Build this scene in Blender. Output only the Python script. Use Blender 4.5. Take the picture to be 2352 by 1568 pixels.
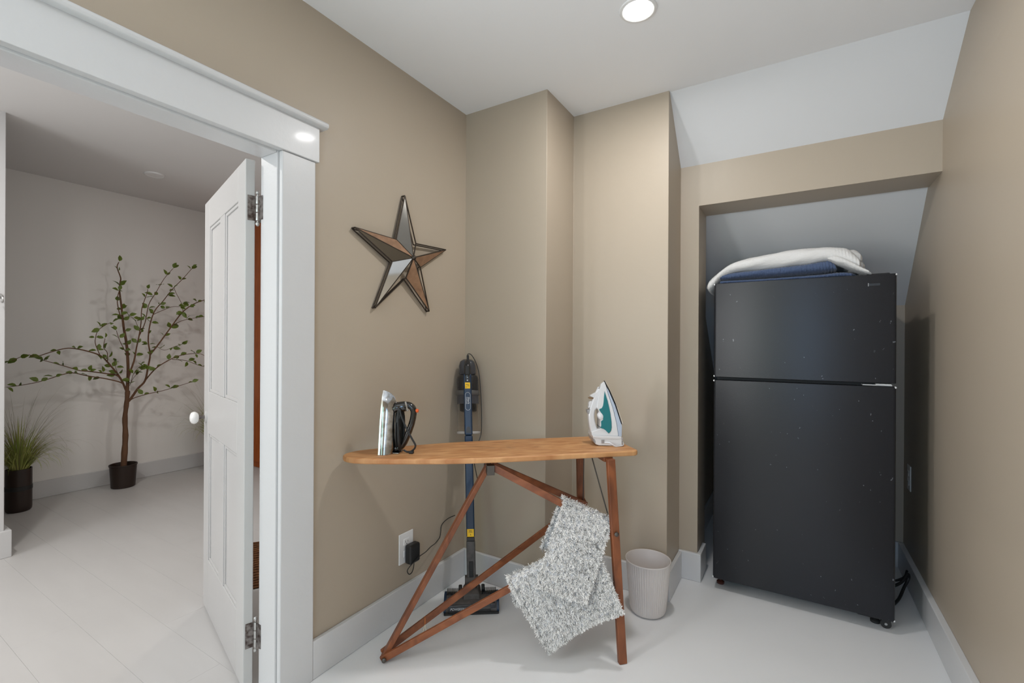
import bpy, bmesh, math, random
import numpy as np
from mathutils import Vector, Matrix, Quaternion

for o in list(bpy.data.objects):
    bpy.data.objects.remove(o, do_unlink=True)
SC = bpy.context.scene
COL = SC.collection
R = math.radians

# ------------------------------------------------------------------ camera
yaw, roll = R(31.5), R(0.30)
fwd = Vector((-math.sin(yaw), math.cos(yaw), 0))
rt0 = Vector((math.cos(yaw), math.sin(yaw), 0))
up0 = Vector((0, 0, 1))
rt = rt0 * math.cos(roll) + up0 * math.sin(roll)
up = -rt0 * math.sin(roll) + up0 * math.cos(roll)
cam = bpy.data.cameras.new('camera')
cam.sensor_fit = 'HORIZONTAL'
cam.sensor_width = 36.0
cam.lens = 36.0 * 1063 / 2352
cam.shift_y = 6.5 / 2352
cam.clip_start = 0.02
camo = bpy.data.objects.new('camera', cam)
m = Matrix((rt, up, -fwd)).transposed().to_4x4()
m.translation = (0, 0, 1.2)
camo.matrix_world = m
COL.objects.link(camo)
SC.camera = camo

# ------------------------------------------------------------------ light
SC.view_settings.view_transform = 'Standard'
SC.view_settings.look = 'None'
SC.view_settings.gamma = 1
SC.view_settings.use_curve_mapping = False
SC.view_settings.exposure = -0.03
W_ = bpy.data.worlds.new('world')
SC.world = W_
W_.use_nodes = True
W_.node_tree.nodes['Background'].inputs['Color'].default_value = (0.66, 0.82, 1.0, 1)
W_.node_tree.nodes['Background'].inputs['Strength'].default_value = 1.0

def area(name, loc, size, power, col=(1, 1, 1), rot=(0, 0, 0), shape='DISK', size_y=None):
    L = bpy.data.lights.new(name, 'AREA')
    L.shape = shape
    L.size = size
    if size_y: L.size_y = size_y
    L.energy = power
    L.color = col
    o = bpy.data.objects.new(name, L)
    o.location = loc
    o.rotation_euler = rot
    COL.objects.link(o)
    return o
P_MAIN, P_BACK, P_HALL1, P_HALL2, P_HALL3, P_HALLFILL, P_WIN1, P_WIN2, P_ROOMFILL = 9.2, 1.0, 15.0, 4.0, 6.0, 23.0, 4.0, 13.0, 50.0   # watts
LAMP = (1.0, 0.985, 0.975)
area('room_downlight', (-0.486, 1.645, 2.385), 0.10, P_MAIN, LAMP)
area('room_downlight', (-0.486, -0.45, 2.385), 0.12, P_BACK, LAMP)
area('hall_downlight_and_fill', (-2.65, 0.17, 2.455), 0.12, P_HALL1, (1.0, 0.97, 0.93))
area('hall_downlight_and_fill', (-2.25, -0.40, 2.455), 0.12, P_HALL2, (1.0, 0.97, 0.93))
area('hall_downlight_and_fill', (-2.9, 2.1, 2.455), 0.12, P_HALL3, (1.0, 0.97, 0.93))  # added fill hidden behind the door, brightens the far hall wall
# daylight entering through the two windows behind the camera, then two added fill lights
area('window_and_fill_light', (0.20, -1.33, 1.28), 0.38, P_WIN2, (0.40, 0.66, 1.0), (R(90), 0, 0), 'RECTANGLE', 1.1)
area('window_and_fill_light', (-1.02, -1.33, 1.28), 0.32, P_WIN1, (0.55, 1.0, 0.84), (R(90), 0, 0), 'RECTANGLE', 1.1)
area('window_and_fill_light', (-1.50, -0.52, 1.38), 0.62, P_ROOMFILL, (0.955, 0.975, 0.985), (R(90), 0, R(-90)), 'RECTANGLE', 1.1)  # added side fill to brighten the right wall, no known window here
area('hall_fill_light', (-2.75, -1.52, 1.40), 1.0, P_HALLFILL, (0.97, 0.98, 1.0), (R(90), 0, 0), 'RECTANGLE', 1.2)  # added soft fill for the hall ceiling and walls, no known window
# ------------------------------------------------------------------ helpers
def V(*a): return Vector(a)

class MB:
    def __init__(s, M=None):
        s.v = []; s.f = []; s.M = M; s.c = None
    def add(s, vs, fs):
        b = len(s.v)
        for p in vs:
            p = Vector(p)
            s.v.append(s.M @ p if s.M else p)
        s.f += [tuple(b + i for i in f) for f in fs]
        return s
    def box(s, x0, x1, y0, y1, z0, z1):
        return s.add([(x0,y0,z0),(x1,y0,z0),(x1,y1,z0),(x0,y1,z0),(x0,y0,z1),(x1,y0,z1),(x1,y1,z1),(x0,y1,z1)],
              [(3,2,1,0),(4,5,6,7),(0,1,5,4),(1,2,6,5),(2,3,7,6),(3,0,4,7)])
    def quadbox(s, b, t):
        """b, t: four bottom and four top points (ccw seen from above)"""
        return s.add(list(b) + list(t), [(3,2,1,0),(4,5,6,7),(0,1,5,4),(1,2,6,5),(2,3,7,6),(3,0,4,7)])
    def bar(s, p0, p1, w, h, side=None):
        p0 = Vector(p0); p1 = Vector(p1); d = (p1 - p0).normalized()
        side = Vector(side) if side is not None else V(0, 0, 1)
        a = (side - d * side.dot(d)).normalized(); b = d.cross(a)
        q = [a*w/2*i + b*h/2*j for i, j in ((-1,-1),(1,-1),(1,1),(-1,1))]
        return s.add([p0 + x for x in q] + [p1 + x for x in q],
              [(3,2,1,0),(4,5,6,7),(0,1,5,4),(1,2,6,5),(2,3,7,6),(3,0,4,7)])
    def prism(s, poly, z0, z1):
        n = len(poly)
        return s.add([(x, y, z0) for x, y in poly] + [(x, y, z1) for x, y in poly],
              [tuple(range(n-1, -1, -1)), tuple(range(n, 2*n))] + [(i, (i+1) % n, n + (i+1) % n, n + i) for i in range(n)])
    def rings(s, rings, cap0=True, cap1=True, closed=False):
        """skin a list of equal rings"""
        n = len(rings[0]); vs = [p for r in rings for p in r]; fs = []
        k = len(rings)
        for a in range(k if closed else k - 1):
            b = (a + 1) % k
            fs += [(a*n + i, a*n + (i+1) % n, b*n + (i+1) % n, b*n + i) for i in range(n)]
        if not closed:
            if cap0: fs.append(tuple(range(n-1, -1, -1)))
            if cap1: fs.append(tuple((k-1)*n + i for i in range(n)))
        return s.add(vs, fs)
    def tube(s, pts, r, n=8, flat=1.0, nrm=None):
        pts = [Vector(p) for p in pts]; k = len(pts)
        rs = r if isinstance(r, (list, tuple)) else [r] * k
        rings = []; prev = Vector(nrm) if nrm is not None else None
        for i, p in enumerate(pts):
            d = (pts[min(i+1, k-1)] - pts[max(i-1, 0)])
            d = d.normalized() if d.length > 1e-9 else V(0, 0, 1)
            if prev is None:
                prev = V(0, 0, 1) if abs(d.z) < .9 else V(1, 0, 0)
            a = prev - d * prev.dot(d)
            if a.length < 1e-6: a = d.orthogonal()
            a.normalize(); b = d.cross(a); prev = a
            rings.append([p + a*math.cos(2*math.pi*j/n)*rs[i] + b*math.sin(2*math.pi*j/n)*rs[i]*flat for j in range(n)])
        return s.rings(rings)
    def lathe(s, c, prof, n=24, axis=None, cap0=True, cap1=True, sx=1.0, sy=1.0):
        c = Vector(c)
        q = V(0, 0, 1).rotation_difference(Vector(axis).normalized()) if axis is not None else Quaternion()
        rings = [[c + q @ V(r*sx*math.cos(2*math.pi*j/n), r*sy*math.sin(2*math.pi*j/n), z) for j in range(n)] for r, z in prof]
        return s.rings(rings, cap0, cap1)
    def grid(s, fn, nu, nv):
        vs = [fn(u / nu, v / nv) for v in range(nv + 1) for u in range(nu + 1)]
        w = nu + 1
        return s.add(vs, [(j*w+i, j*w+i+1, (j+1)*w+i+1, (j+1)*w+i) for j in range(nv) for i in range(nu)])

def wloc(o):
    p = V(0, 0, 0)
    while o is not None:
        p = p + o.location; o = o.parent
    return p

def obj(name, mb, mat, parent=None, bevel=0.0, seg=2, smooth=40, sub=0, solid=0.0, origin=None, soloff=-1):
    """links the collected shape (world coordinates) as ONE mesh object"""
    base = wloc(parent) if parent else (Vector(origin) if origin is not None else V(0, 0, 0))
    me = bpy.data.meshes.new(name)
    me.from_pydata([tuple(p - base) for p in mb.v], [], mb.f)
    bm = bmesh.new(); bm.from_mesh(me)
    bmesh.ops.recalc_face_normals(bm, faces=bm.faces)
    bm.to_mesh(me); bm.free()
    if smooth:
        me.shade_smooth()
        if smooth < 180: me.set_sharp_from_angle(angle=R(smooth))
    me.materials.append(mat)
    o = bpy.data.objects.new(name, me); COL.objects.link(o)
    if parent: o.parent = parent
    elif origin is not None: o.location = base
    if solid:
        d = o.modifiers.new('solid', 'SOLIDIFY'); d.thickness = solid; d.offset = soloff
    if sub:
        d = o.modifiers.new('sub', 'SUBSURF'); d.levels = sub; d.render_levels = sub
    if bevel:
        d = o.modifiers.new('bevel', 'BEVEL'); d.width = bevel; d.segments = seg; d.limit_method = 'ANGLE'; d.angle_limit = R(35)
        d.harden_normals = True
    return o

def thing(name, label, cat, loc, group=None):
    o = bpy.data.objects.new(name, None); COL.objects.link(o)
    o.empty_display_size = .05
    o.location = loc; o['label'] = label; o['category'] = cat
    if group: o['group'] = group
    return o
def tag(o, label, cat, group=None):
    o['label'] = label; o['category'] = cat
    if group: o['group'] = group
    return o
def struct(name, mb, mat, parent=None, **k):
    o = obj(name, mb, mat, parent, **k)
    if not parent: o['kind'] = 'structure'
    return o

# ------------------------------------------------------------------ materials
def srgb(r, g, b):
    f = lambda c: (c/255/12.92) if c/255 <= .04045 else ((c/255 + .055)/1.055)**2.4
    return (f(r), f(g), f(b), 1)
def mat(name, col, rough=.5, metal=0.0, spec=.5, trans=0.0, coat=0.0, alpha=1.0, emit=None, bump=None, vary=None, ior=1.45, sheen=0.0):
    """bump=(scale, strength, distance[, stretch]); vary=(scale, colour2, amount[, stretch])"""
    M = bpy.data.materials.new(name); M.use_nodes = True
    nt = M.node_tree; b = nt.nodes['Principled BSDF']
    b.inputs['Base Color'].default_value = col
    b.inputs['Roughness'].default_value = rough
    b.inputs['Metallic'].default_value = metal
    b.inputs['Specular IOR Level'].default_value = spec
    b.inputs['Transmission Weight'].default_value = trans
    b.inputs['Coat Weight'].default_value = coat
    b.inputs['Coat Roughness'].default_value = .08
    b.inputs['Alpha'].default_value = alpha
    b.inputs['IOR'].default_value = ior
    b.inputs['Sheen Weight'].default_value = sheen
    if emit:
        b.inputs['Emission Color'].default_value = emit[0]; b.inputs['Emission Strength'].default_value = emit[1]
    def coords(stretch):
        tc = nt.nodes.new('ShaderNodeTexCoord'); mp = nt.nodes.new('ShaderNodeMapping')
        mp.inputs['Scale'].default_value = stretch
        nt.links.new(tc.outputs['Object'], mp.inputs['Vector']); return mp.outputs['Vector']
    if bump:
        n = nt.nodes.new('ShaderNodeTexNoise'); n.inputs['Scale'].default_value = bump[0]; n.inputs['Detail'].default_value = 3
        nt.links.new(coords(bump[3] if len(bump) > 3 else (1, 1, 1)), n.inputs['Vector'])
        bp = nt.nodes.new('ShaderNodeBump'); bp.inputs['Strength'].default_value = bump[1]; bp.inputs['Distance'].default_value = bump[2]
        nt.links.new(n.outputs['Fac'], bp.inputs['Height']); nt.links.new(bp.outputs['Normal'], b.inputs['Normal'])
    if vary:
        n = nt.nodes.new('ShaderNodeTexNoise'); n.inputs['Scale'].default_value = vary[0]; n.inputs['Detail'].default_value = 6
        nt.links.new(coords(vary[3] if len(vary) > 3 else (1, 1, 1)), n.inputs['Vector'])
        rp = nt.nodes.new('ShaderNodeValToRGB')
        rp.color_ramp.elements[0].position = .5 - vary[2]/2; rp.color_ramp.elements[1].position = .5 + vary[2]/2
        rp.color_ramp.elements[0].color = col; rp.color_ramp.elements[1].color = vary[1]
        nt.links.new(n.outputs['Fac'], rp.inputs['Fac']); nt.links.new(rp.outputs['Color'], b.inputs['Base Color'])
    return M

M = {}
M['tan'] = mat('tan_wall_paint', (.440, .372, .292, 1), .42, spec=.35, bump=(260, .06, .002), vary=(1.3, (.455, .386, .304, 1), .5))
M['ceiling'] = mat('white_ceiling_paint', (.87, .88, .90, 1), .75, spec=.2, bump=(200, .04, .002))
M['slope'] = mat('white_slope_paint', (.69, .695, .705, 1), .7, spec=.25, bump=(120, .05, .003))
M['hallwall'] = mat('white_hall_paint', (.84, .825, .80, 1), .55, spec=.3, bump=(180, .05, .002))
M['hallceil'] = mat('hall_ceiling_paint', (.76, .75, .74, 1), .7, spec=.2)
M['trim'] = mat('white_gloss_trim', (.63, .63, .635, 1), .36, spec=.5, bump=(60, .16, .003), coat=.05)
M['door'] = mat('white_door_paint', (.55, .545, .535, 1), .38, spec=.5, bump=(110, .10, .002))
M['floor'] = mat('white_painted_floor', (.79, .79, .795, 1), .36, spec=.4, bump=(14, .05, .004), vary=(2.2, (.765, .765, .77, 1), .4))
M['plank'] = mat('white_painted_plank', (.60, .59, .58, 1), .42, spec=.4, bump=(18, .08, .003, (.4, 2, 1)), vary=(5, (.57, .56, .55, 1), .5, (.5, 2, 1)))
M['black_fridge'] = mat('black_textured_enamel', (.022, .022, .025, 1), .34, spec=.5, bump=(330, .28, .0016))
M['plastic_black'] = mat('black_plastic', (.016, .016, .017, 1), .35)
M['rubber'] = mat('dark_rubber', (.02, .02, .02, 1), .6)
M['white_plastic'] = mat('white_plastic', (.80, .80, .80, 1), .3, coat=.2)
M['grey_plastic'] = mat('grey_plastic', (.25, .25, .26, 1), .35)
M['steel'] = mat('steel', (.55, .55, .54, 1), .35, metal=1)
M['rust'] = mat('worn_dark_hinge_metal', (.065, .045, .04, 1), .4, metal=.6, vary=(70, (.24, .22, .21, 1), .25))
M['porcelain'] = mat('white_porcelain', (.85, .85, .83, 1), .12, coat=.6)
M['cord'] = mat('black_cord', (.018, .018, .018, 1), .5)

def wood(name, c1, c2, scale=9, stretch=(1, 14, 14), rough=.45, dark=None, bumpd=.0015):
    Mt = bpy.data.materials.new(name); Mt.use_nodes = True
    nt = Mt.node_tree; b = nt.nodes['Principled BSDF']; b.inputs['Roughness'].default_value = rough
    tc = nt.nodes.new('ShaderNodeTexCoord'); mp = nt.nodes.new('ShaderNodeMapping'); mp.inputs['Scale'].default_value = stretch
    nt.links.new(tc.outputs['Object'], mp.inputs['Vector'])
    n = nt.nodes.new('ShaderNodeTexNoise'); n.inputs['Scale'].default_value = scale; n.inputs['Detail'].default_value = 8; n.inputs['Distortion'].default_value = .6
    nt.links.new(mp.outputs['Vector'], n.inputs['Vector'])
    rp = nt.nodes.new('ShaderNodeValToRGB'); e = rp.color_ramp.elements
    e[0].position = .3; e[0].color = c1; e[1].position = .68; e[1].color = c2
    nt.links.new(n.outputs['Fac'], rp.inputs['Fac']); out = rp.outputs['Color']
    if dark:
        n2 = nt.nodes.new('ShaderNodeTexNoise'); n2.inputs['Scale'].default_value = dark[0]; n2.inputs['Detail'].default_value = 5
        mp2 = nt.nodes.new('ShaderNodeMapping'); mp2.inputs['Scale'].default_value = dark[3]
        nt.links.new(tc.outputs['Object'], mp2.inputs['Vector']); nt.links.new(mp2.outputs['Vector'], n2.inputs['Vector'])
        r2 = nt.nodes.new('ShaderNodeValToRGB'); r2.color_ramp.elements[0].position = dark[1]; r2.color_ramp.elements[1].position = dark[1] + .1
        r2.color_ramp.elements[0].color = (0, 0, 0, 1); r2.color_ramp.elements[1].color = (dark[4],) * 3 + (1,)
        nt.links.new(n2.outputs['Fac'], r2.inputs['Fac'])
        mx = nt.nodes.new('ShaderNodeMix'); mx.data_type = 'RGBA'
        nt.links.new(r2.outputs['Color'], mx.inputs['Factor']); nt.links.new(out, mx.inputs['A']); mx.inputs['B'].default_value = dark[2]
        out = mx.outputs['Result']
    nt.links.new(out, b.inputs['Base Color'])
    bp = nt.nodes.new('ShaderNodeBump'); bp.inputs['Strength'].default_value = .25; bp.inputs['Distance'].default_value = bumpd
    nt.links.new(n.outputs['Fac'], bp.inputs['Height']); nt.links.new(bp.outputs['Normal'], b.inputs['Normal'])
    return Mt
M['orange_wood'] = wood('orange_stained_wood', srgb(150, 72, 22), srgb(178, 92, 34), 6, (8, 8, 1), .4)
# ------------------------------------------------------------------ the room
XL, YB, YC2, XC1, XC2 = -1.477, 1.939, 2.246, -1.001, -.514
YH, XJ, CZ = 2.515, -.424, 2.4
fl = struct('floor', MB().box(-1.6, .75, -1.45, 4.0, -.08, 0), M['floor'], smooth=0)
struct('ceiling', MB().box(-1.6, .75, -1.45, 2.26, CZ, CZ + .08), M['ceiling'], smooth=0)
# sloped ceiling between the flat ceiling and the alcove header
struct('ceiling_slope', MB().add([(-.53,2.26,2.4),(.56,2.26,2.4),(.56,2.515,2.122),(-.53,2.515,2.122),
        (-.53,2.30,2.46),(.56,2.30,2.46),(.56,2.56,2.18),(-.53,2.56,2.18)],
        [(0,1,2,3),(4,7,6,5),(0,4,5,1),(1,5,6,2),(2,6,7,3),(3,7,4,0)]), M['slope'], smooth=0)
# left wall with the door opening (room side tan, hall side white)
OY0, OY1, OZ = .165, .925, 1.857
struct('wall_left', MB().box(-1.537, XL, -1.45, -.86, 0, 2.45).box(-1.537, XL, -.18, OY0, 0, 2.45).box(-1.537, XL, -.86, -.18, 0, .80).box(-1.537, XL, -.86, -.18, 1.96, 2.45).box(-1.537, XL, OY1, 2.6, 0, 2.45).box(-1.537, XL, OY0, OY1, OZ, 2.45), M['tan'], smooth=0)
struct('wall_hall_near', MB().box(-1.572, -1.537, -1.6, OY0, 0, 2.55).box(-1.572, -1.537, OY1, 2.9, 0, 2.55).box(-1.572, -1.537, OY0, OY1, OZ, 2.55), M['hallwall'], smooth=0)
# stepped back wall (two boxed columns), the alcove header and its pier
struct('wall_back', MB().prism([(-1.55,1.939),(XC1,1.939),(XC1,YC2),(XC2,YC2),(XC2,2.60),(-1.55,2.60)], 0, 2.45), M['tan'], bevel=.003)
struct('wall_alcove_header', MB().prism([(-.56,YH),(XJ,YH),(XJ,2.735),(-.56,2.735)], 0, 1.9125).box(-.56, .60, YH, 2.735, 1.9125, 2.2), M['tan'], smooth=0)
# right wall, leaning very slightly outwards near the ceiling
ys = [-1.45, 2.26, 2.515, 4.0]
rows = [(0, .503, .503), (2.118, .506, .506), (2.4, .530, .527), (2.47, .535, .532)]
b = MB()
vs = []
for z, xa, xb in rows:
    for i, y in enumerate(ys):
        vs.append(((xa if i == 0 else xb) if i < 2 else xb, y, z))
n = len(vs)
fs = [(r*4+i, r*4+i+1, (r+1)*4+i+1, (r+1)*4+i) for r in range(3) for i in range(3)]
b.add(vs + [(.62, y, z) for z, _, _ in rows for y in ys], fs + [tuple(n + k for k in reversed(f)) for f in fs] +
      [(0,4,n+4,n),(4,8,n+8,n+4),(8,12,n+12,n+8),(3,n+3,n+7,7),(7,n+7,n+11,11),(11,n+11,n+15,15)] +
      [(i,n+i,n+i+1,i+1) for i in range(3)] + [(12+i,13+i,n+13+i,n+12+i) for i in range(3)])
struct('wall_right', b, M['tan'], smooth=0)
# the alcove behind the header
struct('wall_alcove_left', MB().box(-.60, -.51, 2.735, 3.95, 0, 2.1), M['tan'], smooth=0)
struct('wall_alcove_back', MB().box(-.56, .56, 3.90, 3.98, 0, .95).box(.30, .56, 3.255, 3.95, 0, 1.6), M['tan'], smooth=0)
z0 = 1.912 + (2.765 - 2.70) * .997
z1 = 1.912 - (3.97 - 2.765) * .997
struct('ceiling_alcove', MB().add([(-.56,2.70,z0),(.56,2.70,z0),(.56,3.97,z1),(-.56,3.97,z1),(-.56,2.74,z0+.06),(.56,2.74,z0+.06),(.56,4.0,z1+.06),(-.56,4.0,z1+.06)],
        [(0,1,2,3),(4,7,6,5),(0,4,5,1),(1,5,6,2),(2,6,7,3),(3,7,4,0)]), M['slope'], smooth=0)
# wall behind the camera with two windows
wx = [(-1.6, -1.22), (-.82, -.03), (.43, .62)]
b = MB()
for a, c in wx: b.box(a, c, -1.45, -1.35, 0, 2.45)
for a, c in ((-1.22, -.82), (-.03, .43)): b.box(a, c, -1.45, -1.35, 0, .68).box(a, c, -1.45, -1.35, 1.88, 2.45)
struct('wall_behind', b, M['tan'], smooth=0)
for k, (a, c) in enumerate(((-1.22, -.82), (-.03, .43))):
    wf = struct('window_%d' % (k + 1), MB().box(a, a+.04, -1.43, -1.35, .68, 1.88).box(c-.04, c, -1.43, -1.35, .68, 1.88)
        .box(a+.04, c-.04, -1.43, -1.35, .68, .72).box(a+.04, c-.04, -1.43, -1.35, 1.84, 1.88).box(a+.04, c-.04, -1.42, -1.37, 1.26, 1.30), M['trim'], smooth=0)

struct('window_3', MB().box(-1.537, -1.457, -.90, -.84, .76, 2.0).box(-1.537, -1.457, -.20, -.14, .76, 2.0).box(-1.537, -1.457, -.84, -.20, .76, .82).box(-1.537, -1.457, -.84, -.20, 1.94, 2.0).box(-1.53, -1.515, -.84, -.20, 1.36, 1.40), M['trim'], smooth=0)  # unseen frame added around the side fill light
struct('window_4', MB().box(-3.30, -3.25, -1.56, -1.53, .75, 2.05).box(-2.25, -2.20, -1.56, -1.53, .75, 2.05).box(-3.25, -2.25, -1.56, -1.53, .75, .80).box(-3.25, -2.25, -1.56, -1.53, 2.0, 2.05), M['trim'], smooth=0)  # unseen frame added around the hall fill light, wall behind is solid

# baseboards
BH = .137
def bb(name, *boxes):
    b = MB()
    for q in boxes: b.box(*q)
    struct(name, b, M['trim'], bevel=.0035)
bb('baseboard_left', (XL, -1.459, 1.037, YB-.018, 0, BH), (XL, -1.459, -1.35, .02, 0, BH))
bb('baseboard_back', (XL, XC1+.018, YB-.018, YB, 0, BH), (XC1, XC1+.018, YB, YC2-.018, 0, BH), (XC1, XC2+.018, YC2-.018, YC2, 0, BH), (XC2, XC2+.018, YC2, YH-.02, 0, BH))
bb('baseboard_alcove_pier', (XC2, XJ+.02, YH-.02, YH, 0, BH+.004), (XJ, XJ+.02, YH, 2.66, 0, BH+.004))
bb('baseboard_right', (.479, .504, -1.35, 3.255, 0, BH))
bb('baseboard_alcove', (-.51, -.494, 2.735, 3.9, 0, BH), (.30, .50, 3.239, 3.255, 0, BH))

# door frame, casing and head trim
b = MB().box(-1.572, XL, OY1-.020, OY1, 0, OZ).box(-1.572, XL, OY0, OY0+.02, 0, OZ).box(-1.572, XL, OY0+.02, OY1-.020, 1.836, OZ)
struct('trim_1', b, M['trim'], bevel=.003)
struct('trim_2', MB().box(XL, -1.457, .911, 1.037, 0, 1.843).box(XL, -1.457, .02, .158, 0, 1.843), M['trim'], bevel=.004)
cap = [(XL,1.966),(-1.436,1.966),(-1.430,1.970),(-1.4275,1.977),(-1.430,1.985),(-1.438,1.990),(XL,1.992)]
b = MB().box(XL, -1.450, .01, 1.047, 1.843, 1.967)
b.add([(x, 0.0, z) for x, z in cap] + [(x, 1.07, z) for x, z in cap], [tuple(range(6,-1,-1)), tuple(range(7,14))] + [(i,(i+1)%7,7+(i+1)%7,7+i) for i in range(7)])
struct('trim_3', b, M['trim'], bevel=.002)

# ------------------------------------------------------------------ the hall beyond the door
XF = -4.95
hb = MB().box(-5.1, -1.6, -1.6, 2.9, -.08, -.004)
hf = struct('floor_hall', hb, M['plank'], smooth=0)
random.seed(3)
y = -1.6; shared = {}
row = 0
while y < 2.85:
    w = .193
    x = -5.0 + random.uniform(-.5, .1)
    if abs(y + 1.6 - 0) < 1e-6: pass
    while x < -1.6:
        L = random.choice((.66, .33, .99, 1.32)); x1 = x + L
        a, c = max(x, -5.0), min(x1, -1.6)
        if c - a > .03:
            d = random.uniform(-.00015, .00015)
            obj('plank', MB().box(a+.00012, c-.00012, y+.00014, min(y+w-.00014, 2.85), -.004, d), M['plank'], hf, bevel=.0004, seg=1, smooth=0)
        x = x1
    y += w; row += 1
struct('ceiling_hall', MB().box(-5.1, -1.572, -1.6, 2.9, 2.475, 2.55), M['hallceil'], smooth=0)
struct('wall_hall_far', MB().box(-5.1, XF, -1.6, 2.9, 0, 2.5), M['hallwall'], smooth=0)
struct('wall_hall_side', MB().box(-5.1, -1.572, 2.82, 2.95, 0, 2.5), M['hallwall'], smooth=0)
struct('wall_hall_front', MB().box(-5.1, -1.572, -1.7, -1.55, 0, 2.5), M['hallwall'], smooth=0)
struct('wall_hall_return', MB().box(-3.88, -3.75, -1.56, .722, 0, 2.48), M['trim'], bevel=.004)
bb('baseboard_hall', (XF, XF+.018, -1.55, 2.82, 0, .13), (XF+.018, -1.572, 2.802, 2.82, 0, .13))
bb('baseboard_hall_return', (-3.75, -3.73, -1.55, .748, 0, .15), (-3.90, -3.75, .722, .748, 0, .15))
# ------------------------------------------------------------------ the open door
A = V(-1.605, .871, 0); D = V(-2.302, 1.068, 0)     # visible face runs A-D, thickness along nrm
du = (D - A).normalized(); nrm = V(du.y, -du.x, 0); DW = (D - A).length
DZ0, DZ1, DT = .012, 1.832, .030
Md = Matrix(((du.x, nrm.x, 0, A.x), (du.y, nrm.y, 0, A.y), (0, 0, 1, 0), (0, 0, 0, 1)))
st = .105                                       # stile width
mid = (DW - .085) / 2
uu = [0, st, mid, mid + .085, DW - st, DW]
zz = [DZ0, .245, .80, .985, DZ1 - .125, DZ1]
b = MB(Md)
# frame: stiles, rails and the middle muntin, with a solid core behind the sunk panels
b.box(0, st, 0, DT, DZ0, DZ1).box(DW - st, DW, 0, DT, DZ0, DZ1)
for a, c in ((DZ0, .245), (.80, .985), (DZ1 - .125, DZ1)): b.box(st, DW - st, 0, DT, a, c)
for a, c in ((.245, .80), (.985, DZ1 - .125)): b.box(mid, mid + .085, 0, DT, a, c)
door = struct('door_1', b, M['door'], bevel=.003)
for a, c in ((st, mid), (mid + .085, DW - st)):
    for z_0, z_1 in ((.245, .80), (.985, DZ1 - .125)):
        obj('panel', MB(Md).box(a, c, .009, DT - .009, z_0, z_1), M['door'], door, smooth=0)
        mo = MB(Md)
        for q in ((a, a+.012, z_0, z_1), (c-.012, c, z_0, z_1)): mo.box(q[0], q[1], .004, .010, q[2], q[3])
        for q in ((z_0, z_0+.012), (z_1-.012, z_1)): mo.box(a+.012, c-.012, .004, .010, *q)
        obj('moulding', mo, M['door'], door, bevel=.002)
# hinges with a pin and two leaves
for hz0, hz1 in ((1.622, 1.708), (.150, .236)):
    h = obj('hinge', MB(Md).box(-.0022, 0, .006, DT + .002, hz0, hz1), M['rust'], door, bevel=.002)
    c0 = Md @ V(-.006, DT + .006, 0)
    obj('hinge_leaf', MB().box(-1.582, -1.558, .9030, .9052, hz0 + .002, hz1 - .002), M['rust'], door)
    p = MB()
    for k in range(3):
        a = hz0 + (hz1 - hz0) * k / 3; e = hz0 + (hz1 - hz0) * (k + 1) / 3
        p.lathe((c0.x, c0.y, 0), [(.0052, a + .001), (.006, a + .003), (.006, e - .003), (.0052, e - .001)], 12)
    for zz_, s in ((hz0, -1), (hz1, 1)):
        p.lathe((c0.x, c0.y, zz_), [(.003, 0), (.003, .005*s), (.0058, .007*s), (.0066, .012*s), (.0045, .017*s), (.001, .019*s)], 12)
    obj('hinge_pin', p, M['steel'], h)
# porcelain knob on each face
kz = 1.2 - .135
kc = Md @ V(DW - .050, 0, .868)
kx = -nrm
kn = obj('door_knob', MB().lathe(kc + kx*.028, [(.012, 0), (.021, .004), (.0265, .012), (.0275, .018), (.024, .027), (.015, .032), (.002, .034)], 20, kx), M['porcelain'], door)
obj('knob_shank', MB().lathe(kc + kx*.004, [(.008, 0), (.0075, .022), (.010, .026)], 14, kx), M['rust'], door)
obj('knob_rose', MB().lathe(kc, [(.026, 0), (.026, .003), (.02, .006), (.009, .007)], 20, kx), M['door'], door)
obj('latch', MB(Md).box(DW, DW + .002, .008, .022, .84, .90), M['rust'], door)

# ------------------------------------------------------------------ ceiling lights
t = thing('recessed_light', 'bright round recessed ceiling light above the ironing board', 'ceiling light', (-.486, 1.645, CZ))
M['lens'] = mat('lit_lens', (1, 1, 1, 1), .5, emit=((1, .985, .96, 1), 14))
obj('trim_ring', MB().lathe((-.486, 1.645, CZ), [(.066, 0), (.064, -.004), (.056, -.006), (.052, -.004)], 40, cap0=False, cap1=False), M['white_plastic'], t)
obj('lens', MB().lathe((-.486, 1.645, CZ), [(.0525, -.0045), (.0525, -.001)], 40), M['lens'], t)
t = thing('recessed_light', 'unlit round recessed light in the hall ceiling above the potted tree', 'ceiling light', (-4.155, 1.574, 2.475))
obj('trim_ring', MB().lathe((-4.155, 1.574, 2.475), [(.064, 0), (.063, -.007), (.056, -.010), (.05, -.007)], 32, cap0=False, cap1=False), M['white_plastic'], t)
obj('lens', MB().lathe((-4.155, 1.574, 2.475), [(.051, -.0075), (.051, -.002)], 32), M['grey_lens'] if 'grey_lens' in M else M['white_plastic'], t)

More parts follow.
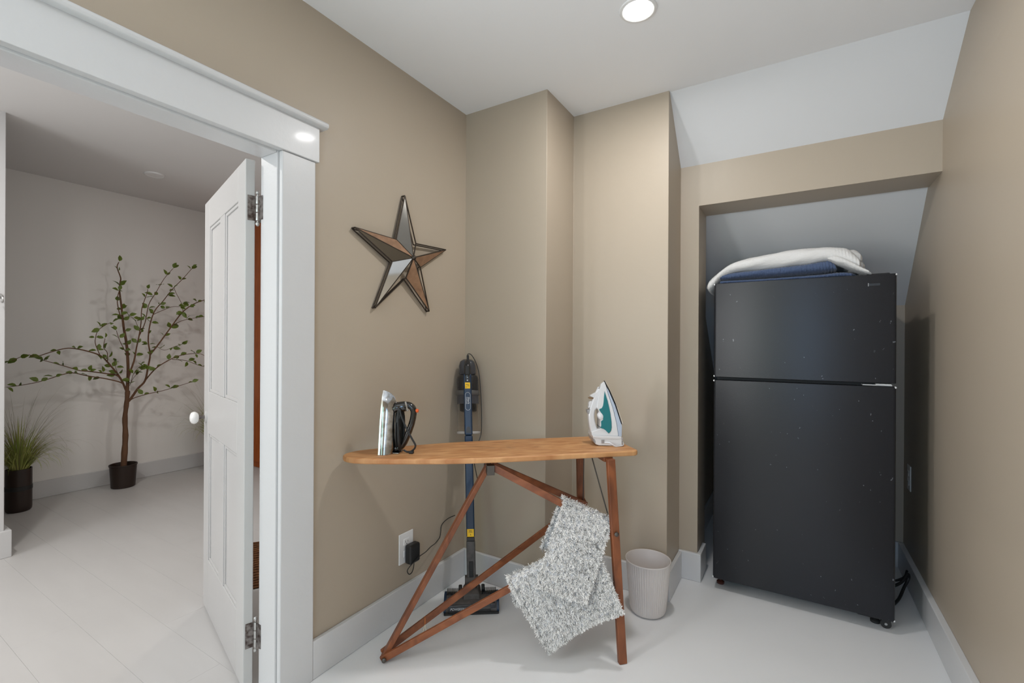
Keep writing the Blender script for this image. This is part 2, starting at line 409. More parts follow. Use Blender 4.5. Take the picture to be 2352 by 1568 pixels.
# ------------------------------------------------------------------ outlets and charger
def outlet(name, label, c, nx, w, h):
    """wall outlet on a wall whose outward normal is (nx,0,0); c is the middle of the plate on the wall"""
    t = thing(name, label, 'outlet', c)
    x, y, z = c
    s = lambda a, e: (min(x + nx*a, x + nx*e), max(x + nx*a, x + nx*e))
    obj('cover_plate', MB().box(*s(0, .005), y-w/2, y+w/2, z-h/2, z+h/2), M['white_plastic'], t, bevel=.003)
    for dz in (h*.19, -h*.19):
        r = obj('receptacle', MB().box(*s(.004, .007), y-.017, y+.017, z+dz-.014, z+dz+.014), M['white_plastic'], t, bevel=.003)
        q = MB()
        q.box(*s(.0068, .0074), y-.008, y-.0058, z+dz-.003, z+dz+.007).box(*s(.0068, .0074), y+.0058, y+.008, z+dz-.003, z+dz+.006)
        q.box(*s(.0068, .0074), y-.002, y+.002, z+dz-.010, z+dz-.006)
        obj('slot', q, M['plastic_black'], r)
    obj('screw', MB().lathe((x + nx*.005, y, z), [(.003, 0), (.003, .001)], 10, (nx, 0, 0)), M['steel'], t)
outlet('wall_outlet', 'white wall outlet with a black charger plugged in on the left wall', (XL, 1.512, .296), 1, .087, .134)
outlet('wall_outlet', 'white wall outlet beside the fridge on the right wall', (.5035, 3.10, .525), -1, .075, .128)
t = thing('charger', 'black power adapter plugged into the left wall outlet', 'charger', (XL + .007, 1.535, .272))
obj('adapter_body', MB().box(XL+.0075, XL+.045, 1.497, 1.562, .228, .312), M['plastic_black'], t, bevel=.010, seg=3)
pts = [V(XL+.03, 1.535, .232), V(XL+.03, 1.532, .205), V(XL+.032, 1.518, .187), V(XL+.032, 1.500, .188), V(XL+.03, 1.494, .208), V(XL+.045, 1.51, .235), V(XL+.05, 1.55, .252), V(XL+.04, 1.6, .250), V(XL+.03, 1.645, .254), V(XL+.015, 1.69, .248), V(XL+.008, 1.715, .250),
       V(XL+.008, 1.735, .262), V(XL+.008, 1.742, .285), V(XL+.008, 1.75, .318), V(XL+.012, 1.79, .335), V(XL+.03, 1.825, .345)]
CORD_A = pts
# ------------------------------------------------------------------ smooth path helper
def curve(pts, n=6):
    """Catmull-Rom through the points"""
    P = [Vector(p) for p in pts]; out = []
    for i in range(len(P) - 1):
        p0 = P[max(i-1, 0)]; p1 = P[i]; p2 = P[i+1]; p3 = P[min(i+2, len(P)-1)]
        for k in range(n):
            t = k / n
            out.append(.5*((2*p1) + (p2-p0)*t + (2*p0-5*p1+4*p2-p3)*t*t + (3*p1-p0-3*p2+p3)*t**3))
    out.append(P[-1]); return out
obj('power_cord', MB().tube(curve(CORD_A, 5), .0021, 6), M['cord'], t)

# ------------------------------------------------------------------ ironing board
E1 = V(-.524, 1.817, 0); AX = V(.72, .694, 0); NX = V(-.694, .72, 0)
def BP(a, n, z): return E1 + AX*a + NX*n + V(0, 0, z)
MBD = Matrix(((AX.x, NX.x, 0, E1.x), (AX.y, NX.y, 0, E1.y), (0, 0, 1, 0), (0, 0, 0, 1)))
ZT = .785
M['board_wood'] = wood('worn_maple_board', srgb(166, 108, 62), srgb(206, 156, 106), 5, (2, 11, 11), .5)
nt = M['board_wood'].node_tree
def scorch(nt):
    """scorch marks along the grain near the middle of the board and dark wear on its edge"""
    b = nt.nodes['Principled BSDF']; src = b.inputs['Base Color'].links[0].from_socket
    tc = nt.nodes.new('ShaderNodeTexCoord')
    vm = nt.nodes.new('ShaderNodeVectorMath'); vm.operation = 'DOT_PRODUCT'; vm.inputs[1].default_value = AX
    vn = nt.nodes.new('ShaderNodeVectorMath'); vn.operation = 'DOT_PRODUCT'; vn.inputs[1].default_value = NX
    nt.links.new(tc.outputs['Object'], vm.inputs[0]); nt.links.new(tc.outputs['Object'], vn.inputs[0])
    cb = nt.nodes.new('ShaderNodeCombineXYZ'); nt.links.new(vm.outputs['Value'], cb.inputs['X']); nt.links.new(vn.outputs['Value'], cb.inputs['Y'])
    # distance from the scorch centre, stretched along the grain
    mp = nt.nodes.new('ShaderNodeMapping'); mp.vector_type = 'POINT'; mp.inputs['Location'].default_value = (.015*5.2, -.02*11, 0); mp.inputs['Scale'].default_value = (5.2, 11, 0)
    nt.links.new(cb.outputs['Vector'], mp.inputs['Vector'])
    ln = nt.nodes.new('ShaderNodeVectorMath'); ln.operation = 'LENGTH'; nt.links.new(mp.outputs['Vector'], ln.inputs[0])
    fall = nt.nodes.new('ShaderNodeMapRange'); fall.inputs['From Min'].default_value = 1.0; fall.inputs['From Max'].default_value = .15; nt.links.new(ln.outputs['Value'], fall.inputs['Value'])
    m2 = nt.nodes.new('ShaderNodeMapping'); m2.inputs['Scale'].default_value = (9, 55, 0); nt.links.new(cb.outputs['Vector'], m2.inputs['Vector'])
    nz = nt.nodes.new('ShaderNodeTexNoise'); nz.inputs['Scale'].default_value = 1.2; nz.inputs['Detail'].default_value = 4; nt.links.new(m2.outputs['Vector'], nz.inputs['Vector'])
    mr = nt.nodes.new('ShaderNodeMapRange'); mr.inputs['From Min'].default_value = .5; mr.inputs['From Max'].default_value = .68; nt.links.new(nz.outputs['Fac'], mr.inputs['Value'])
    mu = nt.nodes.new('ShaderNodeMath'); mu.operation = 'MULTIPLY'; nt.links.new(fall.outputs['Result'], mu.inputs[0]); nt.links.new(mr.outputs['Result'], mu.inputs[1])
    mx = nt.nodes.new('ShaderNodeMix'); mx.data_type = 'RGBA'; nt.links.new(mu.outputs['Value'], mx.inputs['Factor']); nt.links.new(src, mx.inputs['A']); mx.inputs['B'].default_value = srgb(70, 44, 26)
    nt.links.new(mx.outputs['Result'], b.inputs['Base Color'])
    # the grain runs along the board
    for n in nt.nodes:
        if n.type == 'MAPPING' and n.inputs['Scale'].default_value[0] == 2: nt.links.new(cb.outputs['Vector'], n.inputs['Vector'])
scorch(nt)
M['leg_wood'] = wood('red_brown_leg_wood', srgb(100, 54, 30), srgb(142, 82, 48), 8, (3, 3, 1), .45)
M['brace_wood'] = wood('red_brown_brace_wood', srgb(108, 58, 32), srgb(150, 88, 52), 8, (2, 2, 3), .45)
M['old_metal'] = mat('dull_dark_metal', (.12, .11, .10, 1), .45, metal=.8)

ib = thing('ironing_board', 'old wooden ironing board with folding red-brown legs and scorched top', 'ironing board', BP(-.5, .152, 0))
hw = [(-1.126,0),(-1.121,.020),(-1.108,.040),(-1.086,.060),(-1.04,.078),(-.955,.099),(-.87,.115),(-.78,.133),(-.68,.146),(-.58,.152),(-.45,.1535),(-.25,.1535),(-.02,.152),(-.006,.147),(.002,.138)]
poly = [(a, .152 - h) for a, h in hw] + [(a, .152 + h) for a, h in reversed(hw[1:])]
obj('board', MB(MBD).prism(poly, ZT - .022, ZT), M['board_wood'], ib, bevel=.007, seg=3)
obj('cleat', MB(MBD).box(-.72, -.44, .137, .167, ZT-.045, ZT-.022), M['leg_wood'], ib, bevel=.002)
obj('cleat', MB(MBD).box(-.145, -.108, .005, .300, ZT-.040, ZT-.022), M['leg_wood'], ib, bevel=.002)
bolt = BP(-.115, -.029, .482); rbolt = BP(-.115, .333, .482); piv = BP(-.573, .152, .722)
# two splayed rear legs
for s, nm in ((0, 'near'), (1, 'far')):
    f = (lambda n: n) if s == 0 else (lambda n: .304 - n)
    obj('leg', MB().bar(BP(-.127, f(-.013), .760), BP(-.094, f(-.057), .0), .021, .032, NX), M['leg_wood'], ib, bevel=.003)
# single front leg from the pivot under the board down to the floor
apx = BP(-.972, .152, .017)
obj('leg', MB().bar(BP(-.978, .152, .003), piv, .034, .020, NX), M['leg_wood'], ib, bevel=.003)
# braces: two from the front foot to the legs, two from the pivot to the same bolts
for end, o1, o2 in ((bolt, -.021, .018), (rbolt, .023, -.018)):
    obj('brace', MB().bar(apx + NX*o1 - (end-apx).normalized()*.012, end + NX*o2 + (end-apx).normalized()*.02, .012, .026, NX), M['brace_wood'], ib, bevel=.002)
for end, o1, o2 in ((bolt, -.024, .032), (rbolt, .024, -.032)):
    obj('brace', MB().bar(piv + NX*o1, end + NX*o2 + (end-piv).normalized()*.02, .013, .027, NX), M['brace_wood'], ib, bevel=.002)
obj('pivot_bracket', MB().bar(piv - NX*.036 + V(0,0,.008), piv - NX*.031 - V(0,0,.032) , .03, .03, AX).bar(piv + NX*.032, piv + NX*.036, .03, .036, AX)
    .tube([piv - NX*.042, piv + NX*.042], .006, 10), M['old_metal'], ib, bevel=.002)
for p, n0 in ((bolt, -.018), (rbolt, .018), (apx, -.036)):
    q = p + NX*n0; ax_ = NX if n0 > 0 else -NX
    obj('bolt', MB().lathe(q, [(.0085, -.004), (.0085, .001), (.006, .003), (.001, .0042)], 14, ax_), M['old_metal'], ib)
obj('foot_rod', MB().tube([apx - NX*.038, apx + NX*.038], .004, 10), M['old_metal'], ib)
c0 = BP(-.17, .152, .76)
for nn, p in ((-.010, bolt), (.010, rbolt)):
    q0 = BP(-.155, .152 + nn*4, .762)
    obj('wire_stay', MB().tube(curve([q0, q0 + V(0, 0, -.012), p + NX*(.03 if nn < 0 else -.03) + V(0, 0, .012), p + NX*(.012 if nn < 0 else -.012)], 4), .0026, 6), M['old_metal'], ib)

# string tied round the brace near the front foot
t0 = BP(-.852, .092, .098)
M['string_orange'] = mat('orange_string', srgb(205, 120, 60), .8)
M['string_white'] = mat('cream_string', srgb(226, 214, 190), .8)
tt = thing('string_tie', 'short orange and cream string tied round the ironing board brace', 'string', t0)
def apt(t, dn, dz):
    return apx + NX*(-.021) + (bolt + NX*.018 - (apx - NX*.021))*t + NX*dn + V(0, 0, dz)
tb = (0.175)
rb_ = lambda t, dn, dz: apx + NX*.023 + (rbolt - NX*.018 - (apx + NX*.023))*t + NX*dn + V(0, 0, dz)
lp = [rb_(.178, .008*math.cos(k), .0155*math.sin(k)) for k in np.linspace(0, 2*math.pi, 15)]
obj('loop', MB().tube(lp, .0016, 6), M['string_orange'], tt)
obj('tail', MB().tube(curve([rb_(.178, -.008, -.012), rb_(.172, -.012, -.024), rb_(.166, -.014, -.04), rb_(.163, -.013, -.056)], 4), .0013, 6), M['string_white'], tt)
obj('tail', MB().tube(curve([rb_(.178, -.008, -.012), rb_(.182, -.013, -.026), rb_(.181, -.016, -.045), rb_(.178, -.016, -.052)], 4), .0012, 6), M['string_white'], tt)
# ------------------------------------------------------------------ irons
CR = V(math.cos(yaw), math.sin(yaw), 0); CF = V(-math.sin(yaw), math.cos(yaw), 0)
def frame(o, ang, s=1.0):
    """local frame: x to the picture's right turned by ang, y away, z up"""
    x = CR*math.cos(ang) + CF*math.sin(ang); y = -CR*math.sin(ang) + CF*math.cos(ang)
    return Matrix(((x.x*s, y.x*s, 0, o[0]), (x.y*s, y.y*s, 0, o[1]), (0, 0, s, o[2]), (0, 0, 0, 1)))

# old chrome iron standing on its heel, sole to the left
M['chrome'] = mat('worn_chrome', (.38, .39, .41, 1), .10, metal=1, bump=(14, .10, .006), vary=(30, (.22, .21, .20, 1), .14))
M['sole'] = mat('polished_sole', (.72, .72, .72, 1), .2, metal=1)
M['bakelite'] = mat('black_bakelite', (.012, .011, .010, 1), .14, coat=.5)
M['orange_plastic'] = mat('orange_plastic', srgb(226, 96, 38), .4)
o1 = V(-1.324, 1.209, ZT) + CF*.052 + CR*.004
F1 = frame(o1, R(-4))
H1 = .230
t1 = thing('clothes_iron', 'old chrome iron with black handle standing upright, black cord wound round it', 'iron', o1)
def w1(z):  # half width of the sole at height z (heel 0, toe H1)
    t = max(0.0, 1 - z / H1)
    return .052 * t**.52 + .001
zs = [0, .02, .05, .08, .11, .14, .17, .195, .215, .228, .2365]
def ring1(s0, z, k=1.0, zz=None, rnd=1.0):
    w = w1(z) * k
    return w
rings = []
sol = MB(F1); sh = MB(F1)
left = [(-w1(z), z) for z in zs]; right = [(w1(z), z) for z in reversed(zs)]
pl = left + [(0, H1)] + right
n = len(pl)
sol.add([(0, y, z) for y, z in pl] + [(.007, y, z) for y, z in pl], [tuple(range(n-1,-1,-1)), tuple(range(n, 2*n))] + [(i, (i+1)%n, n+(i+1)%n, n+i) for i in range(n)])
obj('sole_plate', sol, M['sole'], t1, bevel=.0015, smooth=30)
prof = [(.007, .97, 0), (.012, .985, 0), (.022, .97, 0), (.034, .90, .0), (.043, .80, .0), (.049, .66, .004), (.052, .45, .012)]
rr = []
for s, k, dz in prof:
    top = H1 - .001 - (s - .007)*.35 - .022*max(0, (s - .026)/.024)**2
    rr.append([(s, y*k, dz + z*(top - dz)/H1) for y, z in pl])
obj('chrome_shell', sh.rings(rr, cap0=True, cap1=True), M['chrome'], t1, smooth=60)
# heel rest
obj('heel_rest', MB(F1).box(.008, .072, -.030, .030, 0, .005), M['chrome'], t1, bevel=.002)
# black handle: front post, grip and rear post
path = [(.046, 0, .166), (.068, 0, .177), (.092, 0, .182), (.110, 0, .176), (.119, 0, .160), (.1185, 0, .138), (.112, 0, .110), (.102, 0, .082), (.091, 0, .055), (.081, 0, .034), (.068, 0, .020), (.046, 0, .014)]
rad = [.017, .014, .013, .0125, .0115, .0115, .012, .0125, .0125, .012, .013, .016]
obj('handle', MB(F1).tube([V(*p) for p in curve(path, 3)], [rad[min(i//3, 11)] for i in range(34)], 12, 1.25), M['bakelite'], t1)
obj('thermostat', MB(F1).lathe((.052, 0, .172), [(.020, 0), (.020, .034), (.018, .038), (.008, .039)], 24, (1, 0, .12)), M['bakelite'], t1)
obj('thermostat_rim', MB(F1).bar((.092, -.016, .196), (.101, -.016, .160), .003, .007, (0, 1, 0)), M['chrome'], t1, bevel=.001)
obj('steam_button', MB(F1).lathe((.126, 0, .160), [(.007, 0), (.007, .010), (.0055, .012)], 12, (1, 0, 0)), M['orange_plastic'], t1)
# cord wound round the handle posts, with a loose end crossing the grip
cd = MB(F1)
pts = []
for k in range(0, 9*20 + 1):
    a = 2*math.pi*k/20; j = k/20
    sx = .061 + .013*((j*.37) % 1) + .0035*math.sin(a*.5 + j)
    pts.append((sx, .026*math.cos(a) + .003*math.sin(j*3), .092 + (.081 + .004*math.sin(j*2.1))*math.sin(a)))
cd.tube(pts, .0034, 6)
obj('cord', cd, M['cord'], t1)
obj('cord', MB(F1).tube(curve([(.072, -.022, .168), (.082, -.028, .138), (.100, -.028, .098), (.120, -.026, .060), (.133, -.024, .036), (.131, -.022, .023), (.122, -.018, .013), (.110, -.012, .006), (.096, -.008, .005), (.084, -.01, .012)], 5), .0036, 7), M['cord'], t1)
obj('plug', MB(F1).box(.108, .126, -.026, -.010, .0005, .011), M['plastic_black'], t1, bevel=.003)

# modern steam iron standing on its heel, sole to the right
M['iron_white'] = mat('glossy_white_plastic', (.62, .62, .63, 1), .2, coat=.4)
M['teal'] = mat('teal_translucent_tank', (.006, .15, .17, 1), .2, coat=.15, spec=.4)
M['pale_blue'] = mat('pale_blue_plastic', (.40, .46, .56, 1), .25, coat=.3)
M['silver'] = mat('silver_plastic', (.32, .32, .33, 1), .35, metal=.3)
o2 = V(-.673, 1.872, ZT)
K2 = 4278.0
F2 = frame(o2 + CR*(-.006), R(3))
t2 = thing('clothes_iron', 'white and teal steam iron standing on the wide end of the board', 'iron', o2)
def P2(x, y): return ((x - 650)/K2, (1250 - y)/K2)
def w2(z, k=1.0): return (.056 * max(0.02, 1 - max(0, z)/.272)**.62) * k
def slab(mb, px, k0=1.0, k1=None):
    """closed side profile with the iron's pointed width, thinner towards the handle side"""
    q = [P2(*p) for p in px]; n = len(q)
    def kk(s): return (k1 + (k0 - k1) * min(1, max(0, (s + .07)/.11))) if k1 is not None else k0
    a = [(s, -w2(z)*kk(s), z) for s, z in q]; b_ = [(s, w2(z)*kk(s), z) for s, z in q]
    return mb.add(a + b_, [tuple(range(n)), tuple(range(2*n-1, n-1, -1))] + [(i, n+i, n+(i+1)%n, (i+1)%n) for i in range(n)])
obj('sole_plate', slab(MB(F2), [(612,118),(622,117),(692,262),(792,512),(900,842),(902,860),(893,876),(884,866),(788,520),(692,280)], 1.0), M['sole'], t2, smooth=30)
obj('heat_shield', slab(MB(F2), [(606,124),(614,121),(690,282),(788,528),(886,868),(877,872),(780,540),(682,288)], 1.03), M['plastic_black'], t2, smooth=30)
obj('skirt', slab(MB(F2), [(640,232),(672,292),(774,548),(872,872),(884,900),(872,1082),(822,1082),(790,830),(735,580),(660,330)], .99), M['pale_blue'], t2, bevel=.0015)
obj('shell', slab(MB(F2), [(600,132),(618,150),(640,232),(660,330),(735,580),(790,830),(822,1082),(360,1078),(352,1020),(470,968),(520,955),(508,900),(514,800),(500,720),(486,640),(474,622),(452,600),(462,520),(478,450),(496,370),(516,270),(548,176)], .92, .62), M['iron_white'], t2, bevel=.003)
obj('water_tank', slab(MB(F2), [(600,300),(622,380),(648,470),(672,590),(690,700),(704,830),(704,930),(692,985),(672,1015),(648,1036),(600,985),(560,958),(512,946),(522,900),(520,830),(560,800),(540,700),(500,640),(494,616),(540,600),(562,560),(575,500),(586,400)], .965, .70), M['teal'], t2, bevel=.0015)
obj('handle', slab(MB(F2), [(505,246),(560,300),(560,420),(540,520),(500,600),(462,622),(440,652),(428,700),(425,760),(432,830),(446,890),(470,966),(480,1076),(364,1076),(345,985),(328,900),(318,810),(313,720),(328,650),(346,572),(380,482),(414,400),(452,314)], .46, .40), M['iron_white'], t2, bevel=.009, seg=4)
obj('heel', slab(MB(F2), [(362,1072),(868,1082),(878,1120),(876,1246),(640,1244),(470,1240),(410,1222),(378,1150)], .97, .9), M['iron_white'], t2, bevel=.004, seg=3)
obj('heel_band', slab(MB(F2), [(360,1070),(868,1082),(872,1128),(500,1122),(364,1100)], 1.0, .95), M['iron_white'], t2, bevel=.002)
obj('side_cap', slab(MB(F2), [(366,1120),(386,1122),(410,1165),(412,1190),(398,1198),(376,1165)], .93), M['silver'], t2, bevel=.001)
dc = P2(522, 738)
obj('dial', MB(F2).lathe((dc[0], -.024, dc[1]), [(.0155, 0), (.0155, .004), (.013, .006), (.004, .007)], 24, (-.35, -1, .15), sx=.72), M['iron_white'], t2)
obj('dial_ring', MB(F2).lathe((dc[0], -.022, dc[1]), [(.018, 0), (.018, .003), (.0155, .004)], 24, (-.35, -1, .15), sx=.75), M['silver'], t2)
obj('spray_button', slab(MB(F2), [(470,318),(482,340),(420,425),(400,418),(345,392),(352,382)], .40), M['iron_white'], t2, bevel=.002)
obj('button_rim', slab(MB(F2), [(318,428),(345,418),(445,430),(440,448),(380,446),(330,438)], .30), mat('brown_plastic', srgb(120, 92, 62), .5), t2)
obj('steam_button', slab(MB(F2), [(372,476),(392,500),(380,560),(340,600),(310,606),(325,560),(322,520),(338,486)], .36), M['iron_white'], t2, bevel=.003)
obj('thumb_cap', slab(MB(F2), [(290,628),(312,640),(380,588),(368,650),(340,706),(316,714),(296,690)], .36), M['silver'], t2, bevel=.003)
obj('nozzle', slab(MB(F2), [(500,226),(518,236),(512,252),(490,262),(470,310),(460,302),(480,262),(488,240)], .18), M['iron_white'], t2, bevel=.001)
obj('selector', MB(F2).box(*(P2(508, 0)[0], P2(556, 0)[0]), -.0545, -.050, P2(0, 1195)[1], P2(0, 1138)[1]), M['silver'], t2, bevel=.001)
cz = lambda x, y, w: (P2(x, y)[0], w, P2(x, y)[1])
obj('cord', MB(F2).tube(curve([cz(560,1185,-.056), cz(640,1180,-.062), cz(690,1210,-.066), cz(740,1238,-.066), cz(800,1238,-.064), cz(880,1232,-.058), cz(912,1225,-.040), cz(915,1190,-.020), cz(905,1150,.0), cz(880,1135,.02)], 5), .0031, 7), M['iron_white'], t2)
obj('cord_clip', MB(F2).box(P2(875,0)[0], P2(915,0)[0], -.034, -.018, P2(0,1190)[1], P2(0,1120)[1]), M['iron_white'], t2, bevel=.003)
# ------------------------------------------------------------------ stick vacuum in the corner
M['vac_blue'] = mat('metallic_blue_tube', (.005, .026, .066, 1), .3, coat=.3)
M['smoke'] = mat('smoky_grey_plastic', (.016, .016, .018, 1), .22, coat=.3)
M['smoke_light'] = mat('smoky_clear_plastic', (.045, .047, .056, 1), .15, coat=.4)
M['clear'] = mat('clear_bin_plastic', (1, .99, .98, 1), .03, trans=1.0, ior=1.12)
M['yellow'] = mat('yellow_label', srgb(236, 190, 30), .5)
M['ink'] = mat('dark_print', (.03, .03, .03, 1), .6)
M['silver_print'] = mat('silver_print', (.62, .64, .66, 1), .4)
M['brush_brown'] = mat('dusty_dark_plastic', (.045, .041, .038, 1), .45, vary=(40, (.10, .09, .085, 1), .5))
LX = V(.81, .586, 0); LY = V(-.586, .81, 0)          # along the head; away from the camera
vb = V(-1.224, 1.664, 0)                             # middle of the head's front edge on the floor
tv = thing('stick_vacuum', 'blue and grey cordless stick vacuum standing in the corner', 'vacuum', vb)
MV = Matrix(((LX.x, LY.x, 0, vb.x), (LX.y, LY.y, 0, vb.y), (0, 0, 1, 0), (0, 0, 0, 1)))
# cleaning head
hd = [(-.122,.001),(-.122,.030),(-.118,.046),(-.118,.068),(.118,.068),(.118,.046),(.122,.030),(.122,.001)]
prof = [(0,.004),(-.004,.016),(.002,.034),(.020,.052),(.050,.064),(.078,.062),(.088,.048),(.090,.012),(.084,.003)]
b = MB(MV)
n = len(prof)
b.rings([[(x, y, z) for y, z in prof] for x in (-.118, -.06, .06, .118)])
obj('head_cover', b, M['brush_brown'], tv, bevel=.002)
for x0, x1 in ((-.124, -.112), (.112, .124)):
    obj('end_cap', MB(MV).rings([[(x, y + (.002 if y > .03 else -.001), z + .002) for y, z in prof] for x in (x0, x1)]), M['vac_blue'], tv, bevel=.003)
obj('front_window', MB(MV).rings([[(x, -.0055, .009), (x, -.007, .020), (x, -.0015, .0345), (x, .006, .0415), (x, .004, .030), (x, .003, .010)] for x in (-.104, .086)]), M['smoke'], tv, bevel=.001)
obj('bumper', MB(MV).box(-.122, .122, -.009, .004, .0005, .010), M['rubber'], tv, bevel=.003)
for k in range(11):
    for s in (-1, 1):
        x = s * (.048 + k*.0062)
        obj('vent_rib', MB(MV).box(x - .0018, x + .0018, .046, .092, .058, .070), M['smoke'], tv, bevel=.0006, seg=1)
obj('light_panel', MB(MV).box(.082, .108, -.004, .012, .024, .045), M['smoke_light'], tv, bevel=.003)
obj('neck_housing', MB(MV).rings([[(-.040,.020,.050),(.040,.020,.050),(.044,.092,.050),(-.044,.092,.050)], [(-.036,.024,.072),(.036,.024,.072),(.040,.090,.082),(-.040,.090,.082)], [(-.026,.040,.086),(.026,.040,.086),(.028,.088,.100),(-.028,.088,.100)]]), M['brush_brown'], tv, bevel=.005)
for x in (-.052, .052):
    obj('wheel', MB(MV).lathe((x - .008, .082, .074), [(.012, 0), (.015, .003), (.015, .013), (.012, .016)], 18, (1, 0, 0)), M['rubber'], tv)
# lettering on the head's front window
fc = bpy.data.curves.new('lettering', 'FONT'); fc.body = 'POWERFINS'; fc.size = .0155; fc.extrude = .0003; fc.align_x = 'LEFT'
def text_mesh(name, body, size, mx, mat_, parent, align='LEFT', shear=0.0):
    fc = bpy.data.curves.new(name, 'FONT'); fc.body = body; fc.size = size; fc.extrude = .0003; fc.align_x = align; fc.align_y = 'CENTER'; fc.shear = shear
    to = bpy.data.objects.new(name, fc); COL.objects.link(to)
    dg = bpy.context.evaluated_depsgraph_get(); me = bpy.data.meshes.new_from_object(to.evaluated_get(dg))
    bpy.data.objects.remove(to, do_unlink=True)
    me.transform(mx); me.transform(Matrix.Translation(-wloc(parent)))
    me.materials.append(mat_)
    o = bpy.data.objects.new(name, me); COL.objects.link(o); o.parent = parent; return o
bpy.data.curves.remove(fc)
yv = V(0, .018, .0265).normalized()
def facing(o, x, y):
    """text matrix: x along the line of writing, y up the letters"""
    x = Vector(x).normalized(); y = Vector(y); y = (y - x*y.dot(x)).normalized(); z = x.cross(y)
    return Matrix(((x.x, y.x, z.x, o[0]), (x.y, y.y, z.y, o[1]), (x.z, y.z, z.z, o[2]), (0, 0, 0, 1)))
text_mesh('lettering', 'POWERFINS', .0135, facing(MV @ V(-.094, -.0068, .0262), LX, LY*.38 + V(0,0,1)), M['silver_print'], tv, shear=.2)
# floor neck and stick
p0 = MV @ V(0, .062, .085); ptop = V(-1.396, 1.850, 1.13)
pd = (ptop - p0).normalized()
side = LX; back = pd.cross(side).normalized()
if back.dot(LY) < 0: back = -back
def vp_(x, y, t): return p0 + side*x + back*y + pd*t
Lt = (ptop - p0).length
def tubebox(x, y0, y1, t0, t1, mat_, name, bev, parent=tv, x0=None):
    x0 = -x if x0 is None else x0
    b = MB().add([vp_(a, c, t0) for a, c in ((x0,y0),(x,y0),(x,y1),(x0,y1))] + [vp_(a, c, t1) for a, c in ((x0,y0),(x,y0),(x,y1),(x0,y1))],
        [(3,2,1,0),(4,5,6,7),(0,1,5,4),(1,2,6,5),(2,3,7,6),(3,0,4,7)])
    return obj(name, b, mat_, parent, bevel=bev, seg=3)
obj('swivel', MB().tube([vp_(-.030, .0, .035), vp_(.030, .0, .035)], .020, 18), M['brush_brown'], tv)
tubebox(.0205, -.016, .020, .0, .205, M['brush_brown'], 'neck', .006)
tubebox(.0105, -.0185, -.010, .048, .118, M['rubber'], 'release_pedal', .006)
tubebox(.0185, -.018, .018, .205, .222, M['smoke'], 'collar', .003)
tubebox(.0195, -.0175, .0175, .222, Lt*.645, M['vac_blue'], 'tube', .007)
lb = tubebox(.0155, -.0186, -.016, .224, .258, M['yellow'], 'yellow_sticker', .0003)
b = MB()
for k, (a, c) in enumerate(((-.009, .009), (-.007, .007), (-.008, .006))):
    b.add([vp_(a, -.0189, .243 + k*.004), vp_(c, -.0189, .243 + k*.004), vp_(c, -.0189, .2445 + k*.004), vp_(a, -.0189, .2445 + k*.004)], [(0,1,2,3)])
b.add([vp_(-.002, -.0189, .231), vp_(.002, -.0189, .231), vp_(0, -.0189, .238)], [(0,1,2)])
obj('print', b, M['ink'], lb)
# upper wand, handle and motor unit
U0 = Lt*.645
tubebox(.0195, -.020, .015, U0, Lt*.925, M['vac_blue'], 'wand', .008)
obj('joint_button', MB().rings([[vp_(.012*math.cos(a), -.0215, U0 + .012 + .030*max(0, math.sin(a)) + .0*k) for a in np.linspace(0, math.pi, 10)] for k in (0,)] +
    [[vp_(.012*math.cos(a), -.017, U0 + .012 + .030*max(0, math.sin(a))) for a in np.linspace(0, math.pi, 10)]]), M['smoke'], tv)
ctr = lambda t: vp_(0, .048, t)
def vl(prof, name, mat_, n=32, cap0=True, cap1=True, y=.048, sy=1.0):
    b = MB().rings([[vp_(r*math.cos(2*math.pi*j/n), y + sy*r*math.sin(2*math.pi*j/n), t) for j in range(n)] for r, t in prof], cap0, cap1)
    return obj(name, b, mat_, tv)
B0 = Lt*.652
cup = vl([(.056, B0), (.058, B0 + .004), (.056, B0 + .010), (.0545, B0 + .02), (.0545, B0 + .145), (.0525, B0 + .145), (.0525, B0 + .012), (.001, B0 + .010)], 'dust_cup', M['clear'], cap0=True, cap1=False)
vl([(.0565, B0 - .001), (.059, B0 + .003), (.059, B0 + .007), (.0565, B0 + .011)], 'cup_rim', mat('clear_rim', (.42, .40, .38, 1), .15, coat=.4), cap0=False, cap1=False)
vl([(.030, B0 + .105), (.042, B0 + .110), (.042, B0 + .150)], 'filter_screen', M['smoke'])
vl([(.0555, B0 + .145), (.0555, B0 + .186), (.058, B0 + .190)], 'cyclone_cover', M['smoke_light'])
vl([(.0585, B0 + .188), (.060, B0 + .192), (.059, B0 + .206), (.055, B0 + .211)], 'cup_collar', mat('gunmetal_plastic', (.075, .072, .07, 1), .28, coat=.3))
vl([(.052, B0 + .209), (.054, B0 + .214), (.054, B0 + .272), (.050, B0 + .284), (.040, B0 + .292)], 'motor_housing', M['smoke'])
for k in range(8):
    for s in (-1, 1):
        a0, a1 = (R(-35), R(15)) if s > 0 else (R(165), R(215))
        q = [vp_(.0548*math.cos(a), .048 + .0548*math.sin(a), B0 + .219 + k*.0068) for a in np.linspace(a0, a1, 7)]
        obj('air_vent', MB().tube(q, .0011, 5), M['smoke_light'], tv)
vl([(.036, B0 + .288), (.043, B0 + .296), (.043, B0 + .335), (.037, B0 + .357), (.022, B0 + .368)], 'battery_housing', M['smoke_light'], y=.040, sy=.9)
obj('handle', MB().tube(curve([vp_(0, -.006, Lt*.90), vp_(0, -.010, Lt*.94), vp_(0, -.002, Lt*.965), vp_(0, .018, Lt*.983), vp_(0, .050, Lt*.980)], 4), [.0165]*9 + [.015]*8, 12), M['smoke'], tv)
tubebox(.0105, -.0290, -.020, Lt*.918, Lt*.962, M['rubber'], 'power_switch', .006)
